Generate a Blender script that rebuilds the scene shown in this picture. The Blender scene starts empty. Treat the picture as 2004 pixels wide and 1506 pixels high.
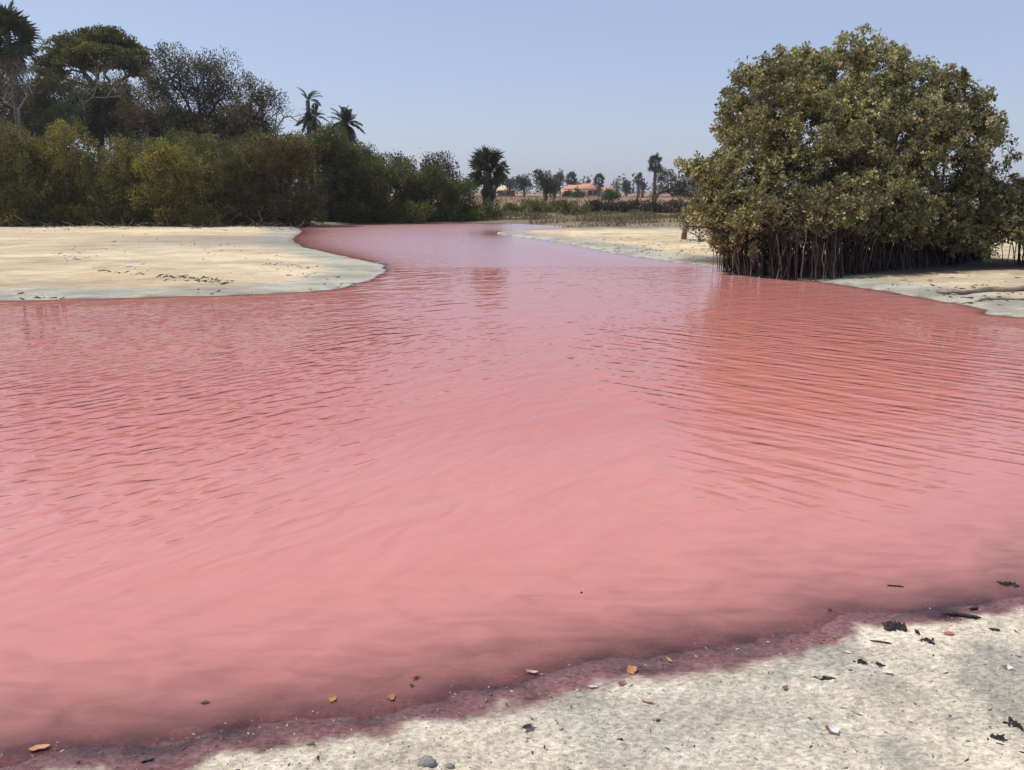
import bpy, math, random
import numpy as np
from mathutils import Matrix, Vector

R = math.radians
rng = np.random.default_rng(11)
random.seed(11)
scene = bpy.context.scene
COL = scene.collection

# ------------------------------------------------------------------ camera
CAM_H = 1.6
PITCH = R(13.3)
FPX = 1603.0                       # focal length in photo pixels (2004 wide)
cam_d = bpy.data.cameras.new('camera')
cam = bpy.data.objects.new('camera', cam_d)
COL.objects.link(cam)
cam.location = (0, 0, CAM_H)
cam.rotation_euler = (math.pi / 2 - PITCH, 0, 0)
cam_d.sensor_fit = 'HORIZONTAL'
cam_d.angle_x = 2 * math.atan(1002 / FPX)
cam_d.clip_start = 0.05
cam_d.clip_end = 9000
scene.camera = cam

# ------------------------------------------------------------------ sky, sun, exposure
SUN = Vector((-0.86, 0.20, 0.0)).normalized()
SUN_EL = R(59)
sun_dir = Vector((SUN.x * math.cos(SUN_EL), SUN.y * math.cos(SUN_EL), math.sin(SUN_EL)))
world = bpy.data.worlds.new('World')
scene.world = world
world.use_nodes = True
wn = world.node_tree
wn.nodes.clear()
sky = wn.nodes.new('ShaderNodeTexSky')
sky.sky_type = 'NISHITA'
sky.sun_disc = False
sky.sun_elevation = SUN_EL
sky.sun_rotation = math.atan2(SUN.x, SUN.y)
sky.air_density = 1.0
sky.dust_density = 1.0
sky.ozone_density = 3.0
bg = wn.nodes.new('ShaderNodeBackground')
bg.inputs['Strength'].default_value = 0.1325
wo = wn.nodes.new('ShaderNodeOutputWorld')
veil = wn.nodes.new('ShaderNodeMix')      # even dry-season haze over the whole dome
veil.data_type = 'RGBA'
veil.inputs[0].default_value = 0.5
veil.inputs[7].default_value = (3.8, 4.2, 6.0, 1)
wn.links.new(sky.outputs[0], veil.inputs[6])
wn.links.new(veil.outputs[2], bg.inputs[0])
wn.links.new(bg.outputs[0], wo.inputs[0])

sl = bpy.data.lights.new('sun', 'SUN')
sl.energy = 3.9
sl.angle = R(0.55)
sl.color = (1.0, 0.955, 0.88)
so = bpy.data.objects.new('sun', sl)
so.rotation_euler = sun_dir.to_track_quat('Z', 'Y').to_euler()
COL.objects.link(so)

scene.view_settings.view_transform = 'Standard'
scene.view_settings.look = 'None'
scene.view_settings.gamma = 1
scene.view_settings.exposure = 0.0
scene.render.engine = 'CYCLES'
scene.cycles.max_bounces = 7
scene.cycles.diffuse_bounces = 3
scene.cycles.glossy_bounces = 3
scene.cycles.transmission_bounces = 3
scene.cycles.transparent_max_bounces = 8
scene.cycles.use_denoising = True
scene.cycles.use_adaptive_sampling = True
scene.cycles.adaptive_threshold = 0.025
scene.cycles.volume_bounces = 0

# ------------------------------------------------------------------ pixel <-> place
CP, SP = math.cos(PITCH), math.sin(PITCH)


def ray(px, py):
    a = (px - 1002) / FPX
    b = (753 - py) / FPX
    return np.array([a, CP + b * SP, -SP + b * CP])


def at(px, py, Y):
    d = ray(px, py)
    return np.array([0, 0, CAM_H]) + d * (Y / d[1])


def gp(px, py, z=0.0):
    d = ray(px, py)
    return np.array([0, 0, CAM_H]) + d * ((z - CAM_H) / d[2])


def ppm(Y):
    return FPX / Y                 # rough photo pixels per metre at depth Y


# ------------------------------------------------------------------ numpy noise
_perm = rng.random((256, 256))


def vnoise(x, y):
    xi = np.floor(x).astype(int); yi = np.floor(y).astype(int)
    xf = x - xi; yf = y - yi
    u = xf * xf * (3 - 2 * xf); v = yf * yf * (3 - 2 * yf)
    g = lambda i, j: _perm[(xi + i) & 255, (yi + j) & 255]
    return (g(0, 0) * (1 - u) + g(1, 0) * u) * (1 - v) + (g(0, 1) * (1 - u) + g(1, 1) * u) * v


def fbm(x, y, o=4):
    s = 0; a = 0.5; t = 0
    for i in range(o):
        s = s + a * vnoise(x * 2 ** i + 17.3 * i, y * 2 ** i + 5.1 * i); t += a; a *= 0.5
    return s / t


def sstep(a, b, x):
    t = np.clip((x - a) / (b - a), 0, 1)
    return t * t * (3 - 2 * t)


# ------------------------------------------------------------------ materials
def new_mat(name):
    m = bpy.data.materials.new(name)
    m.use_nodes = True
    m.node_tree.nodes.clear()
    return m, m.node_tree.nodes, m.node_tree.links


def N(nodes, t, **kw):
    n = nodes.new(t)
    for k, v in kw.items():
        setattr(n, k, v)
    return n


def math_node(nodes, links, op, a, b=None, c=None, clamp=False):
    n = nodes.new('ShaderNodeMath'); n.operation = op; n.use_clamp = clamp
    for i, v in enumerate((a, b, c)):
        if v is None: continue
        if isinstance(v, (int, float)): n.inputs[i].default_value = v
        else: links.new(v, n.inputs[i])
    return n.outputs[0]


def leaf_mat(name, rough=0.5, spec=0.35, trans=0.25, tcol=(1.3, 1.25, 0.5)):
    m, n, l = new_mat(name)
    at_ = N(n, 'ShaderNodeAttribute', attribute_name='tint')
    p = N(n, 'ShaderNodeBsdfPrincipled')
    p.inputs['Roughness'].default_value = rough
    p.inputs['Specular IOR Level'].default_value = spec
    l.new(at_.outputs['Color'], p.inputs['Base Color'])
    tr = N(n, 'ShaderNodeBsdfTranslucent')
    mx = N(n, 'ShaderNodeMix', data_type='RGBA', blend_type='MULTIPLY')
    mx.inputs['Factor'].default_value = 1
    l.new(at_.outputs['Color'], mx.inputs[6])
    mx.inputs[7].default_value = (*tcol, 1)
    l.new(mx.outputs[2], tr.inputs['Color'])
    ms = N(n, 'ShaderNodeMixShader'); ms.inputs[0].default_value = trans
    l.new(p.outputs[0], ms.inputs[1]); l.new(tr.outputs[0], ms.inputs[2])
    o = N(n, 'ShaderNodeOutputMaterial'); l.new(ms.outputs[0], o.inputs[0])
    return m


def rough_mat(name, c1, c2, scale=8, rough=0.85, bump=0.3, stretch=(1, 1, 1), spec=0.25, tint=False):
    m, n, l = new_mat(name)
    tc = N(n, 'ShaderNodeTexCoord')
    mp = N(n, 'ShaderNodeMapping'); mp.inputs['Scale'].default_value = stretch
    l.new(tc.outputs['Object'], mp.inputs[0])
    nz = N(n, 'ShaderNodeTexNoise'); nz.inputs['Scale'].default_value = scale
    nz.inputs['Detail'].default_value = 5; nz.inputs['Roughness'].default_value = 0.6
    l.new(mp.outputs[0], nz.inputs[0])
    cr = N(n, 'ShaderNodeValToRGB')
    cr.color_ramp.elements[0].position = 0.32; cr.color_ramp.elements[1].position = 0.68
    cr.color_ramp.elements[0].color = (*c1, 1); cr.color_ramp.elements[1].color = (*c2, 1)
    l.new(nz.outputs[0], cr.inputs[0])
    p = N(n, 'ShaderNodeBsdfPrincipled')
    p.inputs['Roughness'].default_value = rough
    p.inputs['Specular IOR Level'].default_value = spec
    l.new(cr.outputs[0], p.inputs['Base Color'])
    b = N(n, 'ShaderNodeBump'); b.inputs['Strength'].default_value = bump; b.inputs['Distance'].default_value = 0.01
    l.new(nz.outputs[0], b.inputs['Height']); l.new(b.outputs[0], p.inputs['Normal'])
    o = N(n, 'ShaderNodeOutputMaterial'); l.new(p.outputs[0], o.inputs[0])
    return m


M = {}
M['leaf'] = leaf_mat('dull_leaf', rough=0.6, spec=0.2, trans=0.30)
M['mangrove_leaf'] = leaf_mat('glossy_leaf', rough=0.43, spec=0.5, trans=0.25)
M['root_tint'] = leaf_mat('hanging_root', rough=.9, spec=.15, trans=0.0)
M['palm_leaf'] = leaf_mat('palm_leaf', rough=0.45, spec=0.4, trans=0.15)
M['grass'] = leaf_mat('dry_grass', rough=0.8, spec=0.1, trans=0.25, tcol=(1.1, 1.05, 0.8))
M['dead_leaf'] = leaf_mat('dead_leaf', rough=0.6, spec=0.3, trans=0.2, tcol=(1.2, 0.9, 0.6))
M['bark'] = rough_mat('grey_brown_bark', (0.06, 0.047, 0.038), (0.19, 0.15, 0.12), 9, stretch=(1, 1, 0.2))
M['pale_bark'] = rough_mat('pale_bark', (0.13, 0.11, 0.095), (0.30, 0.26, 0.225), 6, stretch=(1, 1, 0.25))
M['root'] = rough_mat('root_bark', (0.07, 0.052, 0.042), (0.24, 0.19, 0.155), 14, stretch=(1, 1, 0.15))
M['palm_trunk'] = rough_mat('palm_trunk', (0.05, 0.04, 0.034), (0.16, 0.13, 0.11), 10, stretch=(0.3, 0.3, 2))
M['roof_tile'] = rough_mat('orange_roof_tile', (0.50, 0.23, 0.13), (0.62, 0.33, 0.21), 3, rough=0.8)
M['cream_roof'] = rough_mat('cream_roof_sheet', (0.62, 0.48, 0.30), (0.72, 0.58, 0.38), 2, rough=0.7)
M['plaster'] = rough_mat('cream_plaster', (0.55, 0.44, 0.33), (0.68, 0.58, 0.46), 3)
M['mud_wall'] = rough_mat('brown_mud_wall', (0.16, 0.10, 0.08), (0.24, 0.16, 0.12), 3)
M['white_paint'] = rough_mat('white_paint', (0.70, 0.68, 0.64), (0.80, 0.79, 0.76), 4, rough=0.6)
M['glass'] = rough_mat('dark_glass', (0.03, 0.035, 0.04), (0.05, 0.055, 0.06), 2, rough=0.15, bump=0, spec=0.6)
M['wood'] = rough_mat('dark_wood', (0.05, 0.035, 0.025), (0.12, 0.085, 0.06), 18, stretch=(0.2, 1, 1))
M['drift'] = rough_mat('weathered_driftwood', (0.13, 0.10, 0.075), (0.32, 0.25, 0.18), 12, stretch=(0.15, 1, 1), bump=0.6)
M['wet_wood'] = rough_mat('wet_black_bark', (0.014, 0.011, 0.010), (0.05, 0.04, 0.034), 60, rough=0.6, bump=0.8)
M['stone'] = rough_mat('grey_mud_stone', (0.16, 0.16, 0.145), (0.30, 0.30, 0.27), 40, bump=0.5)
M['shell'] = rough_mat('bleached_white', (0.72, 0.70, 0.64), (0.85, 0.84, 0.80), 30, rough=0.6)
M['feather'] = rough_mat('white_feather', (0.74, 0.74, 0.74), (0.84, 0.84, 0.84), 30)
M['blue_paint'] = rough_mat('blue_paint', (0.03, 0.06, 0.16), (0.04, 0.08, 0.20), 3)


# ------------------------------------------------------------------ mesh helpers
def make_mesh(name, V, quads=None, tris=None, tint=None, smooth=False):
    V = np.asarray(V, dtype=np.float32).reshape(-1, 3)
    q = np.zeros((0, 4), int) if quads is None or len(quads) == 0 else np.asarray(quads, int).reshape(-1, 4)
    t = np.zeros((0, 3), int) if tris is None or len(tris) == 0 else np.asarray(tris, int).reshape(-1, 3)
    me = bpy.data.meshes.new(name)
    me.vertices.add(len(V)); me.vertices.foreach_set('co', V.ravel())
    nl = q.size + t.size
    me.loops.add(nl); me.polygons.add(len(q) + len(t))
    me.loops.foreach_set('vertex_index', np.concatenate([q.ravel(), t.ravel()]).astype(np.int32))
    ls = np.concatenate([np.arange(len(q)) * 4, q.size + np.arange(len(t)) * 3]).astype(np.int32)
    me.polygons.foreach_set('loop_start', ls)
    if smooth:
        me.polygons.foreach_set('use_smooth', np.ones(len(q) + len(t), dtype=bool))
    if tint is not None:
        c = np.ones((len(V), 4), np.float32); c[:, :3] = tint
        a = me.attributes.new('tint', 'FLOAT_COLOR', 'POINT')
        a.data.foreach_set('color', c.ravel())
    me.update(calc_edges=True)
    me.validate()
    return me


class MB:
    def __init__(s):
        s.V = []; s.Q = []; s.T = []; s.C = []; s.n = 0

    def add(s, V, Q=None, T=None, C=(0.5, 0.5, 0.5)):
        V = np.asarray(V, float).reshape(-1, 3)
        if Q is not None and len(Q): s.Q.append(np.asarray(Q, int).reshape(-1, 4) + s.n)
        if T is not None and len(T): s.T.append(np.asarray(T, int).reshape(-1, 3) + s.n)
        C = np.asarray(C, float)
        s.C.append(np.broadcast_to(C, (len(V), 3)) if C.ndim == 1 else C)
        s.V.append(V); s.n += len(V)

    def mesh(s, name, smooth=False):
        return make_mesh(name, np.concatenate(s.V), np.concatenate(s.Q) if s.Q else None,
                         np.concatenate(s.T) if s.T else None, np.concatenate(s.C), smooth)

    def build(s, name, mat, parent=None, smooth=False, loc=None, kind=None):
        return obj(name, s.mesh(name, smooth), mat, parent, loc, kind)


def obj(name, me, mat=None, parent=None, loc=None, kind=None):
    o = bpy.data.objects.new(name, me)
    COL.objects.link(o)
    if mat is not None and me is not None and not me.materials:
        me.materials.append(M[mat] if isinstance(mat, str) else mat)
    if parent is not None: o.parent = parent
    if loc is not None: o.location = loc
    if kind: o['kind'] = kind
    return o


def tag(o, label, cat, group=None):
    o['label'] = label; o['category'] = cat
    if group: o['group'] = group
    return o


def thing(name, label, cat, loc, group=None):
    e = bpy.data.objects.new(name, None)
    COL.objects.link(e)
    e.location = loc
    e.empty_display_size = 0.2
    return tag(e, label, cat, group)


def unit(v):
    return v / np.maximum(np.linalg.norm(v, axis=-1, keepdims=True), 1e-9)


def box(mb, c, s, C=(0.5, 0.5, 0.5), rz=0):
    x, y, z = s[0] / 2, s[1] / 2, s[2] / 2
    V = np.array([[-x, -y, -z], [x, -y, -z], [x, y, -z], [-x, y, -z], [-x, -y, z], [x, -y, z], [x, y, z], [-x, y, z]])
    ca, sa = math.cos(rz), math.sin(rz)
    V = V @ np.array([[ca, sa, 0], [-sa, ca, 0], [0, 0, 1]]) + np.asarray(c)
    mb.add(V, [[0, 3, 2, 1], [4, 5, 6, 7], [0, 1, 5, 4], [1, 2, 6, 5], [2, 3, 7, 6], [3, 0, 4, 7]], C=C)


def frusta(mb, A, B, ra, rb, k=5, C=(0.5, 0.5, 0.5)):
    """many open cone frusta at once"""
    A = np.asarray(A, float).reshape(-1, 3); B = np.asarray(B, float).reshape(-1, 3)
    n = len(A)
    if n == 0: return
    ra = np.broadcast_to(np.asarray(ra, float), (n,)); rb = np.broadcast_to(np.asarray(rb, float), (n,))
    d = unit(B - A)
    h = np.where(np.abs(d[:, 2:3]) > 0.9, np.array([[1., 0, 0]]), np.array([[0, 0, 1.]]))
    u = unit(np.cross(d, h)); v = np.cross(d, u)
    a = np.arange(k) * 2 * math.pi / k
    ring = u[:, None, :] * np.cos(a)[None, :, None] + v[:, None, :] * np.sin(a)[None, :, None]
    V = np.concatenate([A[:, None, :] + ring * ra[:, None, None], B[:, None, :] + ring * rb[:, None, None]], 1)
    i = np.arange(k); j = (i + 1) % k
    q = np.stack([i, j, j + k, i + k], 1)
    Q = (q[None] + (np.arange(n) * 2 * k)[:, None, None]).reshape(-1, 4)
    mb.add(V.reshape(-1, 3), Q, C=C)


def tube(mb, pts, rad, k=6, C=(0.5, 0.5, 0.5), caps=True):
    pts = np.asarray(pts, float); n = len(pts)
    rad = np.broadcast_to(np.asarray(rad, float), (n,))
    t = unit(np.gradient(pts, axis=0))
    h = np.array([0, 0, 1.]) if abs(t[0, 2]) < 0.9 else np.array([1., 0, 0])
    u = np.cross(t[0], h); u /= np.linalg.norm(u)
    rings = []
    a = np.arange(k) * 2 * math.pi / k
    for i in range(n):
        u = u - t[i] * (u @ t[i]); u /= max(np.linalg.norm(u), 1e-9)
        w = np.cross(t[i], u)
        rings.append(pts[i] + rad[i] * (np.outer(np.cos(a), u) + np.outer(np.sin(a), w)))
    V = np.concatenate(rings)
    i = np.arange(k); j = (i + 1) % k
    Q = np.concatenate([np.stack([i + s * k, j + s * k, j + (s + 1) * k, i + (s + 1) * k], 1) for s in range(n - 1)])
    T = []
    if caps:
        T = [[0, b + 1, b] for b in range(1, k - 1)] + [[(n - 1) * k, (n - 1) * k + b, (n - 1) * k + b + 1] for b in range(1, k - 1)]
    mb.add(V, Q, T, C=C)


def leaves(mb, P, D, L, W, C, roll=None, fold=0.25, droop=0.0):
    """folded diamond leaves: P base points, D directions, L lengths, W widths, C colours"""
    n = len(P)
    D = unit(D)
    r = unit(rng.normal(size=(n, 3)))
    S = unit(np.cross(D, r))
    Nn = np.cross(S, D)
    L = np.broadcast_to(np.asarray(L, float), (n,))[:, None]; W = np.broadcast_to(np.asarray(W, float), (n,))[:, None]
    tip = P + D * L; tip[:, 2] -= droop * L[:, 0]
    mid = P + D * L * 0.55
    a = mid + S * W / 2 + Nn * W * fold
    b = mid - S * W / 2 + Nn * W * fold
    V = np.stack([P, a, tip, b], 1).reshape(-1, 3)
    Q = np.arange(n * 4).reshape(-1, 4)
    mb.add(V, Q, C=np.repeat(C, 4, 0))


def pick(cols, n, jit=0.18, w=None):
    cols = np.asarray(cols, float)
    k = rng.choice(len(cols), n, p=w)
    c = cols[k] * (1 + rng.normal(0, jit, (n, 1)))
    return np.clip(c * (1 + rng.normal(0, 0.05, (n, 3))), 0.004, 0.9)


def sph(n):
    return unit(rng.normal(size=(n, 3)))


def skeleton(mb, tips, trunk, r_tip=0.006, power=0.5, seg=0.5, wob=0.06, k=5, rise=0.10, rmax=0.4, radial=0.45, C=(0.5, 0.5, 0.5)):
    """grow limbs from a trunk polyline (list of polylines) out to every tip"""
    nodes = []; par = []
    trunks = trunk if isinstance(trunk, list) else [trunk]
    for tr in trunks:
        prev = -1
        for p in tr:
            nodes.append(np.array(p, float)); par.append(prev); prev = len(nodes) - 1
    plen = [0.0] * len(nodes)
    tips = np.asarray(tips, float)
    c0 = np.array([tr[-1] for tr in trunks]).mean(0)
    order = np.argsort(np.linalg.norm(tips - c0, axis=1) + rng.random(len(tips)) * 0.2)
    cnt_tip = []
    for ti in order:
        t = tips[ti]
        A = np.array(nodes)
        d = np.linalg.norm(A - t, axis=1) + 0.8 * np.maximum(0, A[:, 2] - t[2] + 0.1) + radial * np.array(plen)
        i = int(np.argmin(d)); a = A[i]
        n = max(1, int(np.linalg.norm(t - a) / seg))
        prev = i
        for s in range(1, n + 1):
            f = s / n
            p = a + (t - a) * f
            if s < n:
                p = p + rng.normal(0, wob, 3) * np.linalg.norm(t - a) ** 0.5
                p[2] += rise * math.sin(math.pi * f) * np.linalg.norm(t - a) * 0.5
            nodes.append(p); par.append(prev); plen.append(plen[prev] + np.linalg.norm(p - nodes[prev])); prev = len(nodes) - 1
        cnt_tip.append(prev)
    A = np.array(nodes); par = np.array(par)
    w = np.zeros(len(A)); w[cnt_tip] = 1
    for i in range(len(A) - 1, -1, -1):
        if par[i] >= 0: w[par[i]] += w[i]
    r = np.minimum(r_tip * np.maximum(w, 1) ** power, rmax)
    e = np.where(par >= 0)[0]
    frusta(mb, A[par[e]], A[e], np.minimum(r[par[e]], r[e] * 1.35), r[e], k, C)
    return A


# ------------------------------------------------------------------ the lake outline (water level z = 0)
near_px = [(0, 1488), (230, 1462), (450, 1436), (650, 1408), (850, 1378), (980, 1343), (1100, 1318), (1280, 1288),
           (1400, 1272), (1530, 1258), (1605, 1232), (1655, 1200), (1740, 1203), (1830, 1200), (1880, 1186), (2004, 1166)]
right_px = [(2004, 622), (1930, 607), (1850, 591), (1750, 573), (1650, 558), (1600, 550), (1550, 546), (1450, 536),
            (1400, 524), (1330, 514), (1250, 503), (1180, 491), (1120, 480), (1060, 470), (1000, 462), (968, 456),
            (1000, 450.5), (1060, 447), (1110, 444.5)]
far_px = [(1100, 442), (1060, 440), (1010, 438), (960, 436), (930, 436), (850, 437), (740, 438), (670, 439.5), (620, 440)]
left_px = [(588, 444), (593, 452), (581, 461), (578, 470), (598, 482), (640, 492), (690, 503), (735, 513), (752, 524),
           (740, 541), (700, 556), (640, 567), (560, 573), (400, 579), (200, 584), (0, 588)]
poly = [(-14, 2.2), (-6, 1.25), (-2.6, 1.75)] + [tuple(gp(*p)[:2]) for p in near_px] + [(3.2, 3.45), (6, 4.3), (11, 5.8), (13.5, 6.6), (10.5, 8.2)]
poly += [tuple(gp(*p)[:2]) for p in right_px] + [tuple(gp(*p)[:2]) for p in far_px] + [tuple(gp(*p)[:2]) for p in left_px] + [(-10.5, 12.1), (-15, 11.5), (-17, 6)]
poly = np.array(poly)


def catmull(P, k=5):
    out = []
    n = len(P)
    for i in range(n):
        p0, p1, p2, p3 = P[i - 1], P[i], P[(i + 1) % n], P[(i + 2) % n]
        for s in range(k):
            t = s / k
            out.append(0.5 * ((2 * p1) + (p2 - p0) * t + (2 * p0 - 5 * p1 + 4 * p2 - p3) * t * t + (3 * p1 - p0 - 3 * p2 + p3) * t ** 3))
    return np.array(out)


lake = catmull(poly, 3)


def sdist(x, y):
    """metres from the waterline, positive on land"""
    shp = x.shape
    x = x.ravel(); y = y.ravel()
    out = np.full(len(x), 1e9); inside = np.zeros(len(x), bool)
    A = lake; B = np.roll(lake, -1, 0)
    for a, b in zip(A, B):
        d = b - a; L = d @ d + 1e-12
        t = np.clip(((x - a[0]) * d[0] + (y - a[1]) * d[1]) / L, 0, 1)
        out = np.minimum(out, (x - a[0] - t * d[0]) ** 2 + (y - a[1] - t * d[1]) ** 2)
        c = (a[1] > y) != (b[1] > y)
        if abs(d[1]) > 1e-12:
            inside ^= c & (x < a[0] + (y - a[1]) / d[1] * d[0])
    out = np.sqrt(out)
    return np.where(inside, -out, out).reshape(shp)


def wobble_sd(x, y, sd):
    near = np.exp(-np.maximum(y - 2.0, 0) / 2.5)
    w = (fbm(x * 4, y * 4, 4) - 0.5) * 0.20 * near + (fbm(x * 1.3 + 9, y * 1.3, 3) - 0.5) * 0.28 * (1 - near) * sstep(3, 9, y)
    return sd + w * np.exp(-np.abs(sd) / 1.5)


MOUND = gp(622, 436, 0.1)


def height(x, y, sd):
    near = 1 - sstep(4.5, 7.0, y)
    land_near = 0.055 * np.maximum(sd, 0) ** 0.8 + 0.02 * (fbm(x * 1.6, y * 1.6, 3) - 0.5) * sstep(0, 0.5, sd)
    land_far = 0.095 * (1 - np.exp(-np.maximum(sd, 0) / 1.4)) + 0.035 * (fbm(x * .5, y * .5, 4) - 0.5) * sstep(0.2, 2, sd)
    land = land_near * near + land_far * (1 - near)
    land = np.minimum(land, 0.6)
    land = land + 0.35 * sstep(55, 160, y) + 0.1 * sstep(60, 80, y) * (fbm(x * .12, y * .12, 3) - .5)
    r = np.hypot((x - MOUND[0]) / 1.6, (y - MOUND[1]) / 0.9)
    land = land + 0.22 * np.exp(-r * r) * (sd > 0)
    slope = 0.040 * near + 0.13 * (1 - near)
    bed = -np.minimum(slope * np.maximum(-sd, 0), 0.5)
    bed = bed + 0.010 * (fbm(x * 4 + 3, y * 4, 3) - 0.5) * sstep(0.03, 0.4, -sd) * near
    z = np.where(sd > 0, land, bed)
    # crust relief of the dry mud close by
    c = near * sstep(0.02, 0.25, sd)
    z = z + c * (0.020 * (fbm(x * 9, y * 9, 4) - 0.5) + 0.014 * (np.abs(fbm(x * 20 + 4, y * 26, 3) - 0.5) * 2 - 0.25) + 0.008 * (vnoise(x * 34, y * 42) - .5))
    return z


GRID = {}


def lookup(key, x, y):
    """bilinear read of the ground sheet"""
    x = np.atleast_1d(np.asarray(x, float)); y = np.atleast_1d(np.asarray(y, float))
    gx, gy, Z = GRID['x'], GRID['y'], GRID[key]
    i = np.clip(np.searchsorted(gx, x) - 1, 0, len(gx) - 2); j = np.clip(np.searchsorted(gy, y) - 1, 0, len(gy) - 2)
    u = np.clip((x - gx[i]) / (gx[i + 1] - gx[i]), 0, 1); v = np.clip((y - gy[j]) / (gy[j + 1] - gy[j]), 0, 1)
    return (Z[j, i] * (1 - u) + Z[j, i + 1] * u) * (1 - v) + (Z[j + 1, i] * (1 - u) + Z[j + 1, i + 1] * u) * v


def H(x, y):
    return lookup('z', x, y)


def hz(x, y):
    return float(H(x, y)[0])


def axis(fine, a, b, step, grow, lim_lo, lim_hi):
    mid = np.arange(a, b + 1e-6, step)
    hi = []; s = step; v = b
    while v < lim_hi:
        s *= grow; v += s; hi.append(v)
    lo = []; s = step; v = a
    while v > lim_lo:
        s *= grow; v -= s; lo.append(v)
    return np.concatenate([lo[::-1], mid, hi])


# ------------------------------------------------------------------ ground sheet
def build_ground():
    gx = axis(0, -1.9, 2.5, 0.0135, 1.042, -3500, 3500)
    gy = axis(0, 1.75, 3.6, 0.0145, 1.026, -60, 4500)
    # keep the middle distance fine enough for the banks
    X, Y = np.meshgrid(gx, gy)
    sd = wobble_sd(X, Y, sdist(X, Y))
    Z = height(X, Y, sd)
    GRID.update(x=gx, y=gy, z=Z, sd=sd)
    nx, ny = len(gx), len(gy)
    V = np.stack([X, Y, Z], -1).reshape(-1, 3)
    i = np.arange(nx - 1)[None, :] + np.arange(ny - 1)[:, None] * nx
    Q = np.stack([i, i + 1, i + 1 + nx, i + nx], -1).reshape(-1, 4)
    # colour zones of the real soil
    n1 = fbm(X * .35, Y * .35, 4); n2 = fbm(X * 1.2 + 40, Y * 1.2, 4); n3 = fbm(X * 3.1 + 7, Y * 3.1, 4)
    mix = lambda a, b, t: np.asarray(a) * (1 - t[..., None]) + np.asarray(b) * t[..., None]
    o = np.ones(X.shape)
    near = 1 - sstep(4.5, 7.0, Y)
    # near bank
    cn = mix((0.53, 0.495, 0.42), (0.71, 0.64, 0.51), sstep(0.38, 0.66, n2 * 0.6 + n3 * 0.4 + 0.12 * np.clip(X, -1, 1.5)))
    cn = mix(cn, (0.33, 0.325, 0.29), sstep(0.60, 0.76, fbm(X * 1.7 + 60, Y * 1.7, 4)) * 0.8)
    crust = sd + 0.16 * (n3 - 0.5) + 0.07 * (fbm(X * 14, Y * 14, 3) - 0.5)
    cn = mix((0.235, 0.118, 0.125), cn, sstep(0.085, 0.16, crust))
    bedc = mix((0.060, 0.036, 0.046), (0.17, 0.095, 0.105), sstep(.38, .66, fbm(X * 7 + 33, Y * 11, 4)))
    k_ = sstep(-0.04, 0.10, crust + 0.22 * (fbm(X * 6 + 80, Y * 9, 4) - .5))[..., None]
    cn = bedc * (1 - k_) + cn * k_
    # sandy banks
    sand = mix((0.57, 0.465, 0.31), (0.72, 0.605, 0.42), sstep(0.35, 0.65, n1 * .5 + n2 * .5))
    sand = mix(sand, (0.44, 0.30, 0.17), 0.45 * sstep(0.5, 0.72, fbm(X * .25 + 3, Y * .6 + 80, 4)))
    rimw = 1.5 + 1.0 * (n1 - .5)
    rim = 1 - sstep(0.55, 1.0, sd / rimw)
    cs = mix(sand, (0.44, 0.445, 0.375), rim * 0.92)
    cs = mix(cs, (0.27, 0.27, 0.235), rim * sstep(0.42, 0.62, fbm(X * 1.1 + 9, Y * 2.6, 4)) * 0.75)
    cs = mix(cs, (0.30, 0.27, 0.20), 0.5 * sstep(.5, .68, fbm(X * .8 + 70, Y * 1.7, 5)))
    cs = mix(cs, (0.50, 0.45, 0.42), (1 - sstep(0.0, 0.25, sd)) * 0.6)
    # grey damp hollow behind the left spit
    hp = gp(480, 465, 0.15)
    r = np.hypot((X - hp[0]) / 4.5, (Y - hp[1]) / 3.4)
    cs = mix(cs, (0.25, 0.24, 0.21), np.exp(-r ** 2) * (0.5 + 0.6 * (n2)))
    # mud flat and fields beyond
    side = sstep(-3, 2, X)
    tr = Y + 5 * (n1 - .5)
    mud = mix((0.20, 0.16, 0.12), (0.30, 0.25, 0.18), n2)
    cs = mix(cs, mud, sstep(32, 36.5, tr) * side)
    grass = mix((0.15, 0.125, 0.06), (0.23, 0.18, 0.10), n1)
    cs = mix(cs, grass, sstep(39, 43, tr) * side)
    litter = mix((0.085, 0.065, 0.05), (0.16, 0.12, 0.085), n2)
    cs = mix(cs, litter, sstep(36.0, 38.0, Y + 1.6 * (n2 - .5) + 0.02 * X) * (1 - side) * (1 - 0.9 * np.exp(-np.hypot((X - MOUND[0]) / 1.5, (Y - MOUND[1]) / 1.0) ** 2)))
    fld = mix((0.25, 0.17, 0.105), (0.33, 0.235, 0.155), fbm(X * .06, Y * .03, 4))
    cs = mix(cs, fld, sstep(64, 76, tr))
    # litter below the mangrove
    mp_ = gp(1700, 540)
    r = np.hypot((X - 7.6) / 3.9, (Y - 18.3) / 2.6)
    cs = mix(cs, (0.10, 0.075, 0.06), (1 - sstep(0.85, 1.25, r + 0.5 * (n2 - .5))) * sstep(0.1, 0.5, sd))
    r = np.hypot((X - 11.5) / 2.8, (Y - 15.4) / 1.0)
    cs = mix(cs, (0.24, 0.19, 0.15), (1 - sstep(0.6, 1.2, r)) * sstep(.45, .6, n3) * 0.8)
    cs = mix((0.13, 0.075, 0.07), cs, sstep(-0.02, 0.05, sd))
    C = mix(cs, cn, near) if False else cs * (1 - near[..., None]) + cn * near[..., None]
    me = make_mesh('ground', V, Q, None, C.reshape(-1, 3), smooth=True)
    wet = (1 - sstep(0.0, 0.10, sd))
    a = me.attributes.new('wet', 'FLOAT', 'POINT'); a.data.foreach_set('value', wet.ravel().astype(np.float32))
    a = me.attributes.new('near', 'FLOAT', 'POINT'); a.data.foreach_set('value', near.ravel().astype(np.float32))
    m, n, l = new_mat('soil')
    tc = N(n, 'ShaderNodeTexCoord')
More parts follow.
